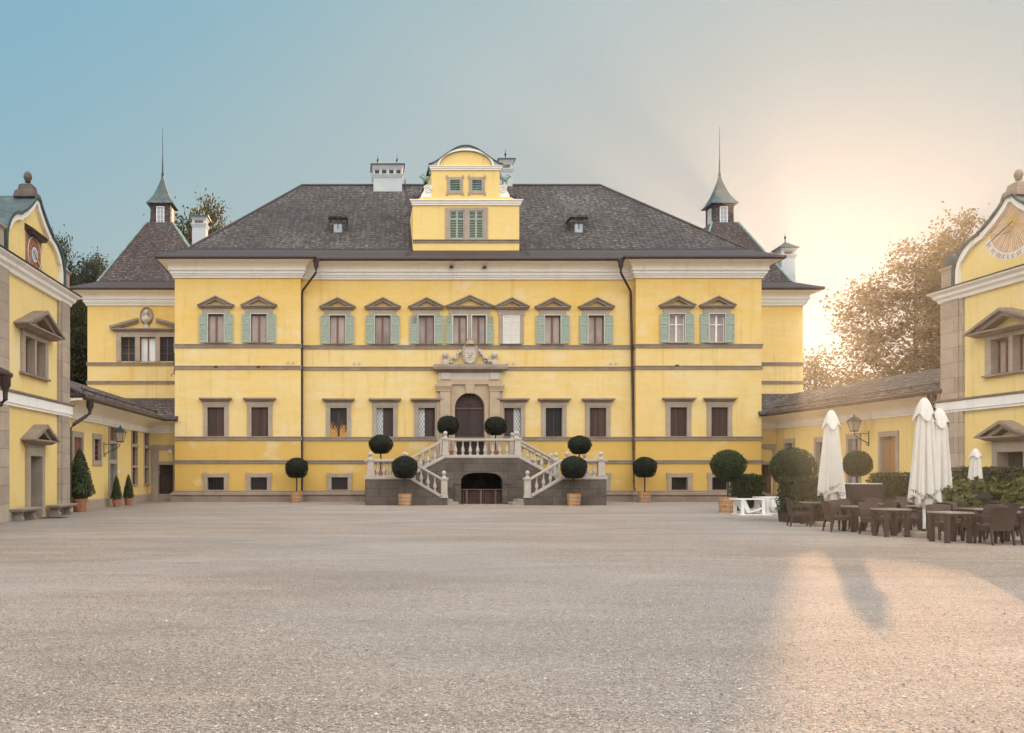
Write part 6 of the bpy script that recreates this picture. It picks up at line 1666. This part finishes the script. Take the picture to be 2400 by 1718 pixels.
for ti, sd in seat:
    x, y, d = TT[ti]; dx, dy, rz, nm = SIDE[sd]
    if (ti, sd) == (5, 'w'): dx, dy, rz = -1.28, -.55, -.08          # pulled out towards the viewer
    if (ti, sd) == (1, 'w'): continue
    if (ti, sd) == (0, 'n'): dx, dy = .42, .75
    if (ti, sd) == (1, 'e'): dx, dy = 1.12, .80
    if (ti, sd) == (1, 'n'): dx, dy = .05, .72
    if (ti, sd) == (3, 'w'): dx, dy, rz = -1.0, -1.0, -PI / 2 - .35
    if (ti, sd) == (0, 'e'): dx, dy, rz = .78, .15, PI / 2
    if (ti, sd) == (5, 's'): dx, dy, rz = -.55, -.52, -.05
    place('c', x + dx + rndc.uniform(-.05, .05), y + dy + rndc.uniform(-.05, .05), rz + rndc.uniform(-.15, .15), 'rattan armchair on the %s side of %s' % (nm, d.replace('the table ', 'the table ')))

# counter with a dark cloth
t = thing('bar_counter', 'counter hung with a dark brown cloth, pale top, before the clipped hedge', 'counter', (X(2022, 33.5), 33.5, 0))
cx, cy = X(2022, 33.5), 33.5
mb = MB(); mb.box(W, cx - .60, cx + .60, cy - .3, cy + .3, 1.24, 1.27); mb.build('top', M['dialwhite'], t)
mb = MB(); n = 48; P = []; 
for j, z in enumerate((1.238, .9, .5, .06)):
    for i in range(n):
        q = i / n * 4; k = int(q); f_ = q - k; e = .02 + .05 * j / 3 * (.5 + .5 * math.sin(i * 2.1)) + .02 * j
        c4 = [(-1, -1), (1, -1), (1, 1), (-1, 1)]; a, b = c4[k], c4[(k + 1) % 4]
        P.append((cx + (a[0] + (b[0] - a[0]) * f_) * (.61 + e), cy + (a[1] + (b[1] - a[1]) * f_) * (.31 + e), z))
mb.poly(P, [(j * n + i, j * n + (i + 1) % n, (j + 1) * n + (i + 1) % n, (j + 1) * n + i) for j in range(3) for i in range(n)] + [tuple(range(n))]); mb.build('cloth', M['cloth'], t, recalc=False)

# ------------------------------------------------------------------ white wooden picnic tables with folded benches
def picnic(label, loc, rz, L):
    t = thing('picnic_table', label, 'picnic table', (0, 0, 0), 'white wooden picnic tables')
    f = W
    mb = MB()
    for i in range(4): mb.box(f, -L / 2, L / 2, -.36 + i * .19, -.19 + i * .19, .60, .645)
    mb.build('table_top', M['whitepaint'], t)
    for s in (-1, 1):
        for d in (-1, 1):
            mb = MB(); a, b = sorted((s * (L / 2 - .16), s * (L / 2 - .28))); mb.box(f, a, b, *sorted((d * .30, d * .36)), .04, .60); mb.build('leg', M['whitepaint'], t)
        mb = MB(); a, b = sorted((s * (L / 2 - .14), s * (L / 2 - .30))); mb.box(f, a, b, -.5, .5, 0, .04); mb.build('foot', M['whitepaint'], t)
    mb = MB(); mb.box(f, -L / 2, L / 2, -.62, -.42, 0.0, .035); mb.build('floor_board', M['whitepaint'], t)
    fs = Fr((0, 0, 0), (1, 0, 0), (0, 1, 0))
    mb = MB(); mb.prism(fs, [(-L * .38, .598), (-L * .22, .598), (-L * .05, .12), (-L * .16, .07)], -.30, .28); mb.build('bench_back', M['whitepaint'], t)
    mb = MB(); mb.prism(fs, [(-L * .14, .06), (L * .34, .24), (L * .34, .31), (-L * .03, .15)], -.32, .30); mb.build('bench_seat', M['whitepaint'], t)
    t.location = loc; t.rotation_euler = (0, 0, rz); return t
pa = picnic('white picnic table with folded bench, beside the largest ball tree tub', (X(1756, 34.4), 34.4, 0), .0, 1.28)
dup(pa, (X(1812, 35.6), 35.6, 0), .12, (1.08, 1, 1.06), label='white picnic table half hidden behind a wooden tub')
mb = MB(); f = Fr((X(1816, 35.6), 34.9, 0), (1, .1, 0), (.1, -1, 0)); mb.box(f, -.52, .52, 0, .04, .28, .63); o = mb.build('table_leaf', M['whitepaint']); tag(o, 'white wooden leaf leaning against the half hidden picnic table', 'board')

# ================================================================== GROUND, LIGHT, CAMERA
mb = MB(); mb.face([(-900, -300, 0), (900, -300, 0), (900, 1500, 0), (-900, 1500, 0)])
g = mb.build('ground', M['gravel'], recalc=False); g['kind'] = 'structure'
rnd = random.Random(99); mb = MB()
for i in range(34000):
    y = 4.0 + 9.5 * rnd.random() ** 1.6; x = y * rnd.uniform(-.44, .80); r = rnd.uniform(.0035, .0095) * (1.8 if rnd.random() < .04 else 1); a = rnd.random() * 6.28
    c_, s_ = math.cos(a), math.sin(a); e = rnd.uniform(.7, 1.3)
    P = [(x + r * e * c_, y + r * e * s_, r * .15), (x - r * s_, y + r * c_, r * .2), (x - r * e * c_, y - r * e * s_, r * .12), (x + r * s_, y - r * c_, r * .2), (x + r * .2, y, r * rnd.uniform(.6, 1.0)), (x, y, -.002)]
    mb.poly(P, [(0, 1, 4), (1, 2, 4), (2, 3, 4), (3, 0, 4)])
peb, nt, b = newmat('pebbles')
geo = nt.nodes.new('ShaderNodeNewGeometry'); nt.links.new(ramp(nt, geo.outputs['Random Per Island'], [(0, (.12, .09, .07)), (.3, (.33, .28, .23)), (.75, (.48, .42, .36)), (1, (.64, .58, .51))]), b.inputs['Base Color']); b.inputs['Roughness'].default_value = .9
o = mb.build('gravel', peb, recalc=False); o['kind'] = 'stuff'; o['label'] = 'loose gravel pebbles scattered over the courtyard'; o['category'] = 'gravel'

SUN_PX, SUN_PY = 1890, 700
sd = Vector(((SUN_PX - PPX) / FPX, 1, (PPY - SUN_PY) / FPX)).normalized()
el = math.asin(sd.z); az = math.atan2(sd.x, sd.y)
li = bpy.data.lights.new('sun', 'SUN'); li.energy = SUN_E; li.angle = R(.6); li.color = (1, .59, .30)
lo = bpy.data.objects.new('sun', li); C.objects.link(lo); lo.rotation_euler = sd.to_track_quat('Z', 'Y').to_euler(); lo.location = (0, 0, 40)

w = bpy.data.worlds.new('World'); bpy.context.scene.world = w; w.use_nodes = True
nt = w.node_tree; bg = nt.nodes['Background']
sky = nt.nodes.new('ShaderNodeTexSky'); sky.sky_type = 'NISHITA'; sky.sun_disc = False
sky.sun_elevation = el; sky.sun_rotation = az; sky.altitude = 400; sky.air_density = AIR; sky.dust_density = DUST; sky.ozone_density = OZONE
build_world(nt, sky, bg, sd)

cam = bpy.data.cameras.new('camera'); co = bpy.data.objects.new('camera', cam); C.objects.link(co)
co.location = (0, 0, EYE); co.rotation_euler = (PI / 2, 0, 0)
cam.sensor_width = 36; cam.lens = 36 * FPX / 2400; cam.shift_x = (1200 - PPX) / 2400; cam.shift_y = (PPY - 859) / 2400
cam.clip_end = 4000; cam.clip_start = .05
sc = bpy.context.scene; sc.camera = co
sc.view_settings.view_transform = 'Standard'; sc.view_settings.look = 'None'; sc.view_settings.gamma = 1; sc.view_settings.exposure = EXPOSURE
sc.cycles.max_bounces = 8; sc.cycles.diffuse_bounces = 4
# ------------------------------------------------------------------ haze volume added for a warm glow round the sun
hb = MB(); hb.box(W, -70, 75, -8, 125, -1.0, 31)
hm = bpy.data.materials.new('added_haze'); hm.use_nodes = True; hnt = hm.node_tree
hnt.nodes.remove(hnt.nodes['Principled BSDF'])
pv = hnt.nodes.new('ShaderNodeVolumePrincipled'); pv.inputs['Color'].default_value = (.90, .95, 1, 1); pv.inputs['Density'].default_value = HAZE; pv.inputs['Anisotropy'].default_value = HAZE_G
hnt.links.new(pv.outputs[0], hnt.nodes['Material Output'].inputs['Volume'])
ho = hb.build('added_haze', hm); ho['kind'] = 'stuff'; ho['label'] = 'pale warm haze added for the glow round the sun'; ho['category'] = 'added_haze'
